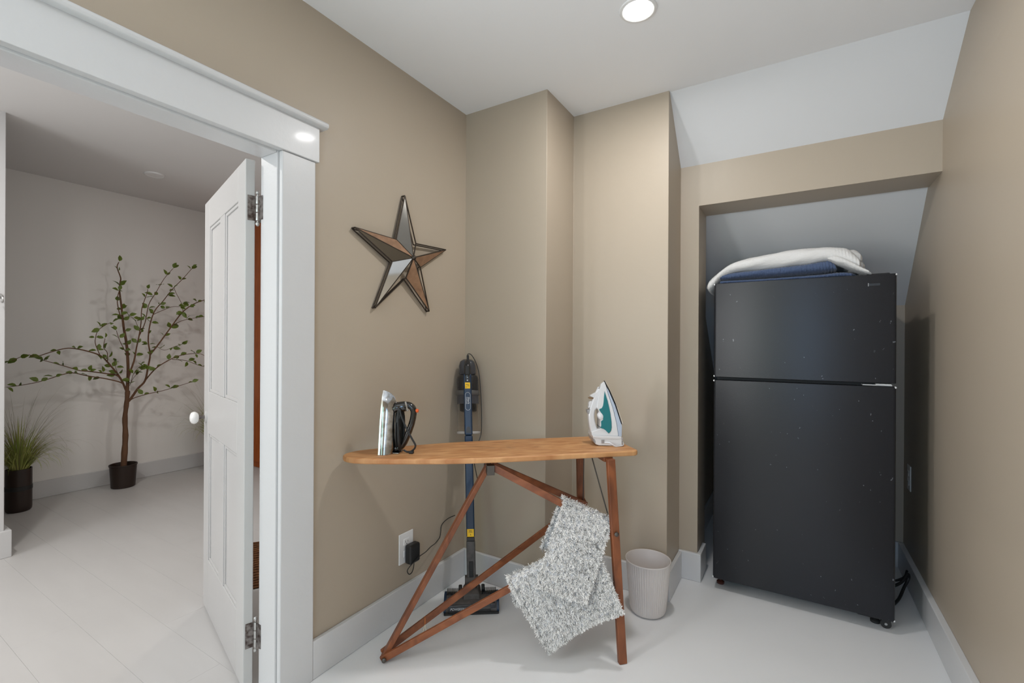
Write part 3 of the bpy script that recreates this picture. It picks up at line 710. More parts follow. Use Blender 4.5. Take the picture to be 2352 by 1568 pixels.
cp = tubebox(.0115, -.0226, -.018, Lt*.887, Lt*.915, M['plastic_black'], 'control_panel', .003)
obj('indicator_light', MB().lathe(vp_(0, -.0226, Lt*.894), [(.003, 0), (.003, .0006)], 12, -back).lathe(vp_(0, -.0226, Lt*.908), [(.003, 0), (.003, .0006)], 12, -back), M['silver_print'], cp)
lb = tubebox(.0125, -.0208, -.018, Lt*.856, Lt*.884, M['yellow'], 'yellow_sticker', .0003)
b = MB()
for k, (a, c) in enumerate(((-.009, -.004), (0, .008), (-.008, .007))):
    tt_ = Lt*.862 + k*.006
    b.add([vp_(a, -.0211, tt_), vp_(c, -.0211, tt_), vp_(c, -.0211, tt_ + .0022), vp_(a, -.0211, tt_ + .0022)], [(0,1,2,3)])
obj('print', b, M['ink'], lb)
# silver outline with a word running down the wand
tm, hl, rr_ = Lt*.798, .043, .0125
loop = [vp_(rr_*math.cos(a), -.0203, tm + hl - rr_ + rr_*math.sin(a)) for a in np.linspace(0, math.pi, 10)] + [vp_(-rr_*math.cos(a), -.0203, tm - hl + rr_ - rr_*math.sin(a)) for a in np.linspace(0, math.pi, 10)]
loop.append(loop[0])
obj('logo_outline', MB().tube(loop, .0007, 5), M['silver_print'], tv)
text_mesh('logo', 'Shark', .0150, facing(vp_(.0036, -.0204, tm + .021), -pd, side), M['silver_print'], tv, shear=.15)
text_mesh('logo_line', 'CORDLESS', .0072, facing(vp_(-.0064, -.0204, tm + .021), -pd, side), M['silver_print'], tv)
# charging cord from the top of the handle down to the wall
cz_ = [vp_(.004, .012, Lt*1.0 + .012), vp_(.004, .012, Lt*1.0 + .022), vp_(.020, .014, Lt*1.0 + .020), vp_(.042, .02, Lt*.985), vp_(.058, .03, Lt*.93), vp_(.064, .03, Lt*.84), vp_(.066, .03, Lt*.74), vp_(.062, .03, Lt*.66),
       vp_(.05, .01, Lt*.62), vp_(.036, -.004, Lt*.585), vp_(.030, -.004, Lt*.57), vp_(.044, 0, Lt*.565), vp_(.050, .004, Lt*.585), vp_(.042, .004, Lt*.60), vp_(.030, 0, Lt*.575), vp_(.024, 0, Lt*.53), vp_(.032, .004, Lt*.48), vp_(.040, .01, Lt*.44)]
obj('charging_cord', MB().tube(curve(cz_, 5), .002, 6), M['cord'], tv)
obj('charging_plug', MB().tube([vp_(.004, .012, Lt*.99), vp_(.004, .012, Lt*1.0 + .016)], .006, 10), M['plastic_black'], tv)
# ------------------------------------------------------------------ shaggy bath mats on the braces
M['mat_back'] = mat('mat_backing', (.60, .61, .65, 1), .9)
def fur_mat():
    Mt = bpy.data.materials.new('shaggy_pile'); Mt.use_nodes = True; nt = Mt.node_tree; b = nt.nodes['Principled BSDF']
    b.inputs['Roughness'].default_value = .9; b.inputs['Sheen Weight'].default_value = .25
    at = nt.nodes.new('ShaderNodeAttribute'); at.attribute_name = 'yarn'
    nt.links.new(at.outputs['Color'], b.inputs['Base Color']); return Mt
M['pile'] = fur_mat()
rng = np.random.default_rng(7)
def bath_mat(label, TL, TR, BL, BR, KL, KR, origin, tufts, sag=.0, thick=.009, name='bath_mat', groove=.021, lower=.0):
    TL, TR, BL, BR, KL, KR = [BP(*p) for p in (TL, TR, BL, BR, KL, KR)]
    t = thing(name, label, 'bath mat', origin)
    out = (-NX)                                    # towards the camera
    Lf = ((BL - TL).length + (BR - TR).length)/2; Lb = ((KL - TL).length + (KR - TR).length)/2
    rad = .017
    def S(u, v):
        """u along the bar 0..1; v 0 = front hem .. 1 = back hem, folded over the bar"""
        top = TL.lerp(TR, u); f = BL.lerp(BR, u); k = KL.lerp(KR, u)
        s = Lf + Lb + math.pi*rad; d = v * s
        fo = (f - top); ko = (k - top)
        if d < Lf:
            q = d / Lf
            p = f.lerp(top, q) + out*rad*min(1, q*1.0) - V(0, 0, rad*.5*q)
            p = p + out*(.012*math.sin(math.pi*q)*math.sin(math.pi*u)) + V(0, 0, sag*math.sin(math.pi*u)*(1-q))
        elif d < Lf + math.pi*rad:
            a = (d - Lf)/rad
            p = top + out*rad*math.cos(a) + V(0, 0, rad*math.sin(a)*.9 - rad*.5)
        else:
            q = (d - Lf - math.pi*rad)/Lb
            p = top.lerp(k, q) - out*rad*(1-q) - V(0, 0, rad*.5*(1-q))
        return p
    nu, nv = 26, 46
    base = MB().grid(S, nu, nv)
    obj('backing', base, M['mat_back'], t, solid=thick, soloff=0, smooth=180)
    # pile: bent tapering tufts set in rows
    P = np.array([[tuple(S(i/nu, j/nv)) for i in range(nu+1)] for j in range(nv+1)])
    def samp(u, v):
        x = np.clip(u, 0, .9999)*nu; y = np.clip(v, 0, .9999)*nv
        i = x.astype(int); j = y.astype(int); fx = (x-i)[:, None]; fy = (y-j)[:, None]
        return (P[j, i]*(1-fx) + P[j, i+1]*fx)*(1-fy) + (P[j+1, i]*(1-fx) + P[j+1, i+1]*fx)*fy
    # short curled strands grouped into loose clumps
    G = tufts//5; N = G*5
    gu = rng.random(G); gv = rng.random(G)
    u = np.clip(np.repeat(gu, 5) + rng.normal(0, .006, N), 0, 1); v = np.clip(np.repeat(gv, 5) + rng.normal(0, .004, N), 0, 1)
    gj = np.repeat(rng.normal(0, .75, (G, 3)), 5, axis=0)
    u[:N//12] = rng.random(N//12)*.02; u[N//12:N//6] = 1 - rng.random(len(u[N//12:N//6]))*.02; v[N//6:N//4] = rng.random(len(v[N//6:N//4]))*.015
    e = 2e-3
    p = samp(u, v); du_ = samp(np.minimum(u+e, 1), v) - samp(np.maximum(u-e, 0), v); dv_ = samp(u, np.minimum(v+e, 1)) - samp(u, np.maximum(v-e, 0))
    nr = np.cross(du_, dv_); nr /= np.linalg.norm(nr, axis=1)[:, None] + 1e-12
    # make the pile point outwards (towards the camera on the front flap)
    mid = samp(np.array([.5]), np.array([.2])); k_ = np.argmin(np.abs(u-.5) + np.abs(v-.2))
    if np.dot(nr[k_], np.array(out)) < 0: nr = -nr
    flip = (v > Lf/(Lf + Lb + math.pi*rad) + .12) & (rng.random(N) < .62)
    nr[flip] *= -1
    du_ /= np.linalg.norm(du_, axis=1)[:, None] + 1e-12; dv_ /= np.linalg.norm(dv_, axis=1)[:, None] + 1e-12
    edge = ((u < .03)*-1.0 + (u > .97)*1.0)[:, None]*du_*.9 - ((v < .03)*1.0)[:, None]*dv_*.9 + ((v > .97)*1.0)[:, None]*dv_*.9
    jit = gj + rng.normal(0, .45, (N, 3))
    d = nr + jit + edge + np.array([0, 0, -.25]); d /= np.linalg.norm(d, axis=1)[:, None]
    ln = rng.uniform(.005, .0105, N)[:, None]
    side = np.cross(d, rng.normal(0, 1, (N, 3))); side /= np.linalg.norm(side, axis=1)[:, None]
    w = rng.uniform(.0007, .0014, N)[:, None]
    base_p = p + nr*thick*.45
    bend = np.array([0, 0, -1.0])*ln*.30 + rng.normal(0, .35, (N, 3))*ln
    q0 = base_p - side*w; q1 = base_p + side*w
    m0 = base_p + d*ln*.55 - side*w*.9; m1 = base_p + d*ln*.55 + side*w*.9
    tip = base_p + d*ln + bend
    tp0 = tip - side*w*.75; tp1 = tip + side*w*.75
    vs = np.stack([q0, q1, m1, m0, tp1, tp0], 1).reshape(-1, 3) - np.array(wloc(t))
    idx = np.arange(N)*6
    me = bpy.data.meshes.new('pile')
    fs = [(a, a+1, a+2, a+3) for a in idx] + [(a+3, a+2, a+4, a+5) for a in idx]
    me.from_pydata(vs.tolist(), [], [tuple(int(x) for x in f) for f in fs])
    # two yarn colours in irregular rows
    cell = np.sin(u*62 + 2*np.sin(v*9))*.35 + np.sin(v*95 + 2*np.sin(u*7))*.35 + np.repeat(rng.normal(0, .62, G), 5) + rng.normal(0, .35, N)
    g = np.where(cell > .80, rng.uniform(.26, .44, N), rng.uniform(.88, .99, N))
    colr = np.stack([g, g*.975, g*.945, np.ones(N)], 1)
    at = me.color_attributes.new('yarn', 'FLOAT_COLOR', 'POINT')
    at.data.foreach_set('color', np.repeat(colr, 6, axis=0).astype(np.float32).ravel())
    me.materials.append(M['pile'])
    o = bpy.data.objects.new('pile', me); COL.objects.link(o); o.parent = t; o['kind'] = 'stuff'
    return t
bath_mat('grey and white shaggy bath mat hanging over the lower brace near the floor', (-.508,.056,.301), (-.189,.006,.444), (-.364,.0,.046), (-.112,-.085,.212), (-.47,.10,.18), (-.17,.05,.31), BP(-.35, .0, .28), 62000, sag=.022)
bath_mat('grey and white shaggy bath mat folded over the upper brace of the ironing board', (-.296,.053,.594), (-.127,.010,.517), (-.419,-.02,.310), (-.25,-.07,.257), (-.368,.095,.398), (-.15,.05,.29), BP(-.25, .0, .54), 50000)

# ------------------------------------------------------------------ ribbed waste bin
M['greige'] = mat('greige_plastic', srgb(216, 209, 205), .42)
bc = V(-.564, 2.106, 0)
tb_ = thing('waste_bin', 'small ribbed pale grey-pink waste bin on the floor by the corner', 'waste bin', bc)
NR = 54
def ribring(r, z, amp):
    out = []
    for j in range(NR*4):
        a = 2*math.pi*j/(NR*4)
        rr_ = r + amp*(abs(math.sin(NR*a/2)) - 1)
        out.append((bc.x + rr_*math.cos(a), bc.y + rr_*math.sin(a), z))
    return out
def br_(z): return .0795 + (.0985 - .0795)*(z - .02)/.22
rings = [ribring(.055, .0, 0), ribring(.068, .002, 0), ribring(.0755, .009, .0008), ribring(.0793, .022, .0016), ribring(br_(.06), .06, .0020), ribring(br_(.12), .12, .0022), ribring(br_(.18), .18, .0022), ribring(br_(.228), .228, .0020),
         ribring(.0990, .231, 0), ribring(.0995, .2345, 0), ribring(.0985, .237, 0), ribring(.0965, .2365, 0), ribring(.0945, .230, 0), ribring(.077, .022, 0), ribring(.066, .008, 0), ribring(.02, .006, 0)]
obj('bin_body', MB().rings(rings), M['greige'], tb_, smooth=50)

# ------------------------------------------------------------------ refrigerator
def fridge_mat():
    Mt = mat('worn_black_enamel', (.012, .013, .017, 1), .33, spec=.5, bump=(420, .22, .0013))
    nt = Mt.node_tree; b = nt.nodes['Principled BSDF']
    tc = nt.nodes.new('ShaderNodeTexCoord')
    def chips(scale, thr, stretch):
        mp = nt.nodes.new('ShaderNodeMapping'); mp.inputs['Scale'].default_value = stretch; nt.links.new(tc.outputs['Object'], mp.inputs['Vector'])
        n = nt.nodes.new('ShaderNodeTexNoise'); n.inputs['Scale'].default_value = scale; n.inputs['Detail'].default_value = 2; nt.links.new(mp.outputs['Vector'], n.inputs['Vector'])
        r = nt.nodes.new('ShaderNodeMapRange'); r.inputs['From Min'].default_value = thr; r.inputs['From Max'].default_value = thr + .02; nt.links.new(n.outputs['Fac'], r.inputs['Value']); return r.outputs['Result']
    a = chips(70, .745, (1, 1, .7)); c = chips(26, .765, (1.8, 1, .9))
    ad = nt.nodes.new('ShaderNodeMath'); ad.operation = 'MAXIMUM'; nt.links.new(a, ad.inputs[0]); nt.links.new(c, ad.inputs[1])
    big = nt.nodes.new('ShaderNodeTexNoise'); big.inputs['Scale'].default_value = 5; nt.links.new(tc.outputs['Object'], big.inputs['Vector'])
    bt = nt.nodes.new('ShaderNodeMapRange'); bt.inputs['From Min'].default_value = .40; bt.inputs['From Max'].default_value = .55; nt.links.new(big.outputs['Fac'], bt.inputs['Value'])
    mu = nt.nodes.new('ShaderNodeMath'); mu.operation = 'MULTIPLY'; nt.links.new(ad.outputs['Value'], mu.inputs[0]); nt.links.new(bt.outputs['Result'], mu.inputs[1])
    mx = nt.nodes.new('ShaderNodeMix'); mx.data_type = 'RGBA'; mx.inputs['A'].default_value = (.012, .013, .017, 1); mx.inputs['B'].default_value = (.17, .18, .20, 1)
    nt.links.new(mu.outputs['Value'], mx.inputs['Factor']); nt.links.new(mx.outputs['Result'], b.inputs['Base Color'])
    return Mt
M['fridge_door'] = fridge_mat()
M['chip_white'] = mat('chipped_white_enamel', (.72, .72, .72, 1), .5)
FX0, FX1, FY = -.344, .357, 2.463
tf = thing('refrigerator', 'worn black top-freezer refrigerator standing in the alcove', 'refrigerator', (.007, 2.80, 0))
obj('cabinet', MB().box(FX0+.006, FX1-.006, 2.535, 3.14, .03, 1.495), M['black_fridge'], tf, bevel=.005)
def fdoor(name, z0_, z1_):
    # gently rounded front edges
    return obj(name, MB().rings([[(FX0, 2.528, z), (FX0, FY+.012, z), (FX0+.003, FY+.004, z), (FX0+.012, FY, z), (FX1-.012, FY, z), (FX1-.003, FY+.004, z), (FX1, FY+.012, z), (FX1, 2.528, z)] for z in (z0_, z1_)]), M['fridge_door'], tf, bevel=.002)
fd1 = fdoor('freezer_door', 1.0455, 1.503)
fd2 = fdoor('fridge_door', .057, 1.0305)
obj('gasket', MB().box(FX0+.012, FX1-.012, 2.524, 2.538, .07, 1.49), M['rubber'], tf)
# corner chips and edge wear
for x, z in ((FX0+.003, 1.499), (FX1-.003, 1.499), (FX0+.003, .062), (FX1-.004, .060), (FX0+.003, 1.0495), (FX0+.002, 1.027), (FX1-.003, 1.0285)):
    obj('edge_chip', MB().lathe((x, FY+.006, z), [(.0008, -.003), (.0042, -.002), (.0046, .001), (.0008, .003)], 7, (.2, -1, .3)), M['chip_white'], tf)
obj('badge_plate', MB().box(.262, .303, FY-.0015, FY+.002, 1.4535, 1.4665), M['plastic_black'], fd1, bevel=.002)
obj('badge_rim', MB().box(.2605, .2635, FY-.002, FY+.002, 1.4535, 1.4675), M['silver'], fd1, bevel=.001)
obj('hinge', MB().box(.245, .345, 2.474, 2.526, 1.033, 1.0375).box(.29, .342, 2.470, 2.50, 1.0375, 1.042), M['chip_white'], tf, bevel=.001)
obj('hinge_cap', MB().rings([[(.25, 2.50, 1.495), (.345, 2.49, 1.495), (.345, 2.62, 1.495), (.25, 2.60, 1.495)], [(.262, 2.51, 1.512), (.338, 2.50, 1.512), (.338, 2.60, 1.512), (.262, 2.59, 1.512)]]), M['plastic_black'], tf, bevel=.004)
obj('toe_grille', MB().box(FX0+.03, FX1-.03, 2.57, 2.58, .02, .06), M['rubber'], tf)
for x, c in ((-.318, 'l'), (.27, 'r')):
    obj('foot', MB().lathe((-.318 if c == 'l' else .30, 2.545, 0), [(.010, 0), (.017, .002), (.018, .012), (.012, .016), (.006, .018), (.006, .04)], 18), mat('rusty_foot', srgb(74, 34, 24), .6) if c == 'l' else M['rubber'], tf)
rl = obj('roller_bracket', MB().box(.235, .345, 2.515, 2.53, .030, .052).box(.325, .350, 2.52, 2.56, .012, .05), M['plastic_black'], tf, bevel=.002)
obj('roller', MB().lathe((.333, 2.513, .019), [(.019, 0), (.019, .012), (.016, .014)], 20, (0, 1, 0)), M['rubber'], rl)
obj('roller_pin', MB().lathe((.333, 2.5125, .019), [(.006, 0), (.005, -.002)], 12, (0, 1, 0)), M['steel'], rl)
obj('power_cord', MB().tube(curve([(.345, 2.78, .10), (.38, 2.76, .085), (.425, 2.80, .095), (.455, 2.84, .125), (.462, 2.86, .10), (.44, 2.83, .06), (.41, 2.76, .03), (.37, 2.70, .012), (.345, 2.69, .012)], 6), .0065, 8)
    .tube(curve([(.345, 2.80, .12), (.39, 2.79, .10), (.44, 2.83, .11), (.458, 2.87, .13)], 5), .005, 8), M['cord'], tf)

# ------------------------------------------------------------------ quilts on the refrigerator
M['quilt_white'] = mat('white_quilt', (.70, .69, .675, 1), .9, sheen=.2, bump=(70, .4, .006, (1.2, 1, 2.6)))
M['quilt_blue'] = mat('blue_quilt', (.055, .085, .165, 1), .85, sheen=.25, bump=(55, .8, .008, (2.2, 1, .9)))
WQ = [(-.389,1.485,1.505),(-.373,1.466,1.537),(-.352,1.483,1.558),(-.322,1.523,1.581),(-.273,1.552,1.612),(-.215,1.560,1.628),(-.158,1.562,1.638),(-.085,1.564,1.647),(-.015,1.569,1.654),(.053,1.573,1.655),(.119,1.581,1.654),(.168,1.565,1.647),(.199,1.551,1.636),(.230,1.537,1.602),(.246,1.524,1.570)]
def dens(tab, n):
    P = curve([V(*t_) for t_ in tab], n); return [(p.x, p.y, p.z) for p in P]
def quilt(name, tab, y0, y1, mat_, parent, amp, seed, taper=.3, flat_front=.35, k=26, rib=0.0):
    rd = random.Random(seed); ph = [rd.uniform(0, 6.28) for _ in range(6)]
    rings = []
    T = dens(tab, 16)
    for i, (x, zb, zt) in enumerate(T):
        ends = min(1, min(i, len(T) - 1 - i)/16 + .25)
        yc = (y0 + y1)/2; hy = (y1 - y0)/2*(1 - taper*(1 - ends)); hz = (zt - zb)/2; zc = (zt + zb)/2
        ring = []
        for j in range(k):
            a = 2*math.pi*j/k
            cx = math.cos(a); sz = math.sin(a)
            e = .42
            yy = math.copysign(abs(cx)**e, cx); zz_ = math.copysign(abs(sz)**.75, sz)
            wob = amp*(math.sin(9*x + 3*a + ph[0]) + .7*math.sin(31*x + 5*a + ph[1]) + .4*math.sin(70*x*(1 + .2*math.sin(a)) + 7*a + ph[2]))
            wob += rib*math.sin(x*520 + 2.5*sz)
            ring.append((x, yc + yy*hy - (0 if cx > 0 else 0) + wob*cx, zc + zz_*hz + wob*sz*.6))
        rings.append(ring)
    return obj(name, MB().rings(rings), mat_, parent, smooth=180)
tw = thing('quilt', 'white waffle quilt draped over the blue quilt on top of the refrigerator', 'quilt', (-.05, 2.68, 1.56))
main = quilt('top_layer', WQ, 2.505, 2.86, M['quilt_white'], tw, .0024, 3, rib=.0005)
# trailing corner and bunched fold at the right end
FQ = [(.120,1.588,1.594),(.138,1.574,1.602),(.155,1.564,1.602),(.185,1.552,1.588),(.215,1.535,1.566),(.240,1.522,1.546),(.262,1.512,1.531),(.278,1.5065,1.516)]
quilt('trailing_corner', FQ, 2.492, 2.60, M['quilt_white'], tw, .0012, 5, rib=.0004)
quilt('bunched_fold', [(.200,1.585,1.632),(.222,1.578,1.634),(.240,1.572,1.622),(.252,1.578,1.604)], 2.56, 2.68, M['quilt_white'], tw, .003, 8)
quilt('bunched_fold', [(.205,1.538,1.585),(.228,1.532,1.590),(.248,1.532,1.586),(.262,1.540,1.570)], 2.57, 2.72, M['quilt_white'], tw, .002, 11)
tq = thing('quilt', 'blue quilt folded flat under the white quilt on the refrigerator', 'quilt', (-.05, 2.70, 1.505))
BQ = [(-.332,1.528,1.542),(-.315,1.524,1.556),(-.254,1.524,1.566),(-.159,1.526,1.570),(-.050,1.528,1.576),(.037,1.530,1.582),(.104,1.532,1.590),(.133,1.535,1.590),(.149,1.538,1.570),(.158,1.541,1.552)]
quilt('folded_layer', BQ, 2.512, 2.84, M['quilt_blue'], tq, .0012, 21, rib=.0014)
BL_ = [(-.330,1.5035,1.528),(-.31,1.5035,1.529),(-.20,1.5035,1.526),(-.05,1.5035,1.526),(.10,1.5035,1.529),(.16,1.5035,1.534),(.20,1.5035,1.530),(.232,1.5035,1.520)]
quilt('bottom_layer', BL_, 2.522, 2.85, M['quilt_blue'], tq, .0006, 22, rib=.0007)
# ------------------------------------------------------------------ five-pointed wall star
M['star_metal'] = mat('dark_bronze_rod', (.065, .052, .043, 1), .38, metal=.75)
M['star_wood'] = wood('star_wood', srgb(124, 92, 68), srgb(158, 122, 94), 8, (3, 3, 3), .5)
M['mirror'] = mat('aged_mirror', (.80, .82, .84, 1), .06, metal=1)
SX = XL + .016
tips = {'top': (1.476,1.845), 'left': (1.210,1.649), 'bl': (1.313,1.347), 'br': (1.637,1.353), 'right': (1.754,1.659)}
inn = [('i1', (1.421,1.642)), ('i2', (1.540,1.648)), ('i3', (1.569,1.547)), ('i4', (1.479,1.488)), ('i5', (1.399,1.546))]
I = dict(inn)
cc = V(XL + .062, 1.487, 1.573)
ts = thing('wall_star', 'five-pointed star of dark metal rods with wood and mirror facets on the tan wall', 'wall decoration', (XL, 1.487, 1.573))
TP = {k: V(SX + .004, *v) for k, v in tips.items()}; IP = {k: V(SX + .010, *v) for k, v in I.items()}
order = ['top', 'i2', 'right', 'i3', 'br', 'i4', 'bl', 'i5', 'left', 'i1']
pt = lambda k: TP.get(k) or IP.get(k)
rd_ = .0031
fr = MB()
for a, c in zip(order, order[1:] + order[:1]):
    fr.tube([pt(a), pt(c)], rd_, 6)
    off = V(-.0125, 0, 0); sh_ = V(0, -.004, -.004)
    fr.tube([pt(a) + off + sh_, pt(c) + off + sh_], .0027, 6)
for k in order: fr.tube([pt(k), cc], rd_*.95, 6)
for k in TP: fr.tube([pt(k), pt(k) + V(-.018, 0, 0)], .0036, 6)
obj('frame', fr, M['star_metal'], ts)
obj('centre_ball', MB().lathe(cc + V(-.006, 0, 0), [(.001, 0), (.008, .002), (.011, .008), (.009, .015), (.004, .0185), (.001, .019)], 16, (1, 0, 0)), M['star_metal'], ts)
def facet(tip, inner, name, m_):
    a, c, d = pt(tip), pt(inner), cc
    g = (a + c + d)/3
    q = [p + (g - p)*.045 for p in (a, c, d)]
    nn = (q[1] - q[0]).cross(q[2] - q[0]).normalized()
    if nn.x < 0: nn = -nn
    b = MB().add([p - nn*.002 for p in q] + [p + nn*.002 for p in q], [(0,1,2),(3,5,4),(0,3,4,1),(1,4,5,2),(2,5,3,0)])
    return obj(name, b, m_, ts, smooth=0)
for a, c in (('left', 'i1'), ('right', 'i3'), ('br', 'i4')): facet(a, c, 'wood_facet', M['star_wood'])
M['dark_reflection_mirror'] = mat('dark_reflection_mirror', (.30, .285, .26, 1), .08, metal=1)  # darker copy of the mirror, dark reflections put into its tint
for a, c in (('top', 'i1'), ('left', 'i5')): facet(a, c, 'mirror_facet', M['dark_reflection_mirror'])
facet('bl', 'i5', 'mirror_facet', M['mirror'])

# ------------------------------------------------------------------ hook on the hall return wall
th = thing('wall_hook', 'small metal hook on the white wall edge at the left', 'hook', (-3.75, .702, 1.444))
obj('hook_plate', MB().lathe((-3.75, .700, 1.452), [(.014, 0), (.014, .004), (.010, .006)], 16, (1, 0, 0)), M['steel'], th)
obj('hook_arm', MB().tube(curve([(-3.746, .700, 1.452), (-3.725, .700, 1.455), (-3.705, .702, 1.445), (-3.70, .703, 1.428), (-3.712, .702, 1.416), (-3.722, .702, 1.422)], 5), .0045, 8), M['steel'], th)

# ------------------------------------------------------------------ things seen through the gap behind the door
tc_ = thing('tall_cabinet', 'tall orange-brown wooden cabinet seen through the gap beside the door hinges', 'cabinet', (-4.25, 2.66, 0))
obj('carcass', MB().box(-4.60, -3.90, 2.53, 2.795, .0, 2.36), M['orange_wood'], tc_, bevel=.004)
for a, c in ((-4.595, -4.252), (-4.248, -3.905)):
    d_ = obj('cabinet_door', MB().box(a, c, 2.508, 2.53, .06, 2.34), M['orange_wood'], tc_, bevel=.003)
    xk = c - .03 if a < -4.5 else a + .03
    obj('cabinet_knob', MB().lathe((xk, 2.508, 1.1), [(.008, 0), (.007, .01), (.013, .018), (.010, .026), (.001, .028)], 14, (0, -1, 0)), M['old_metal'], d_)
M['coir'] = mat('brown_coir', srgb(120, 78, 44), .95, bump=(160, .9, .006), vary=(60, srgb(74, 46, 26), .5))
tm_ = thing('door_mat', 'brown woven doormat seen low through the gap beside the door hinges', 'doormat', (-2.46, 1.48, 0))
Mm = Matrix.Translation((-2.487, 1.43, 0)) @ Matrix.Rotation(R(-28.4), 4, 'Z')
q = MB(Mm)
obj('mat_base', MB(Mm).box(-.29, .29, -.18, .30, .001, .009), M['coir'], tm_, bevel=.003)
random.seed(12)
for k in range(19):
    x = -.275 + k*.0305
    q.tube([(x + .004*math.sin(j*1.9 + k), -.175 + j*.0468, .011 + .002*math.sin(j*2.3 + k)) for j in range(11)], .006, 6)
o_ = obj('mat_weave', q, M['coir'], tm_); o_['kind'] = 'stuff'

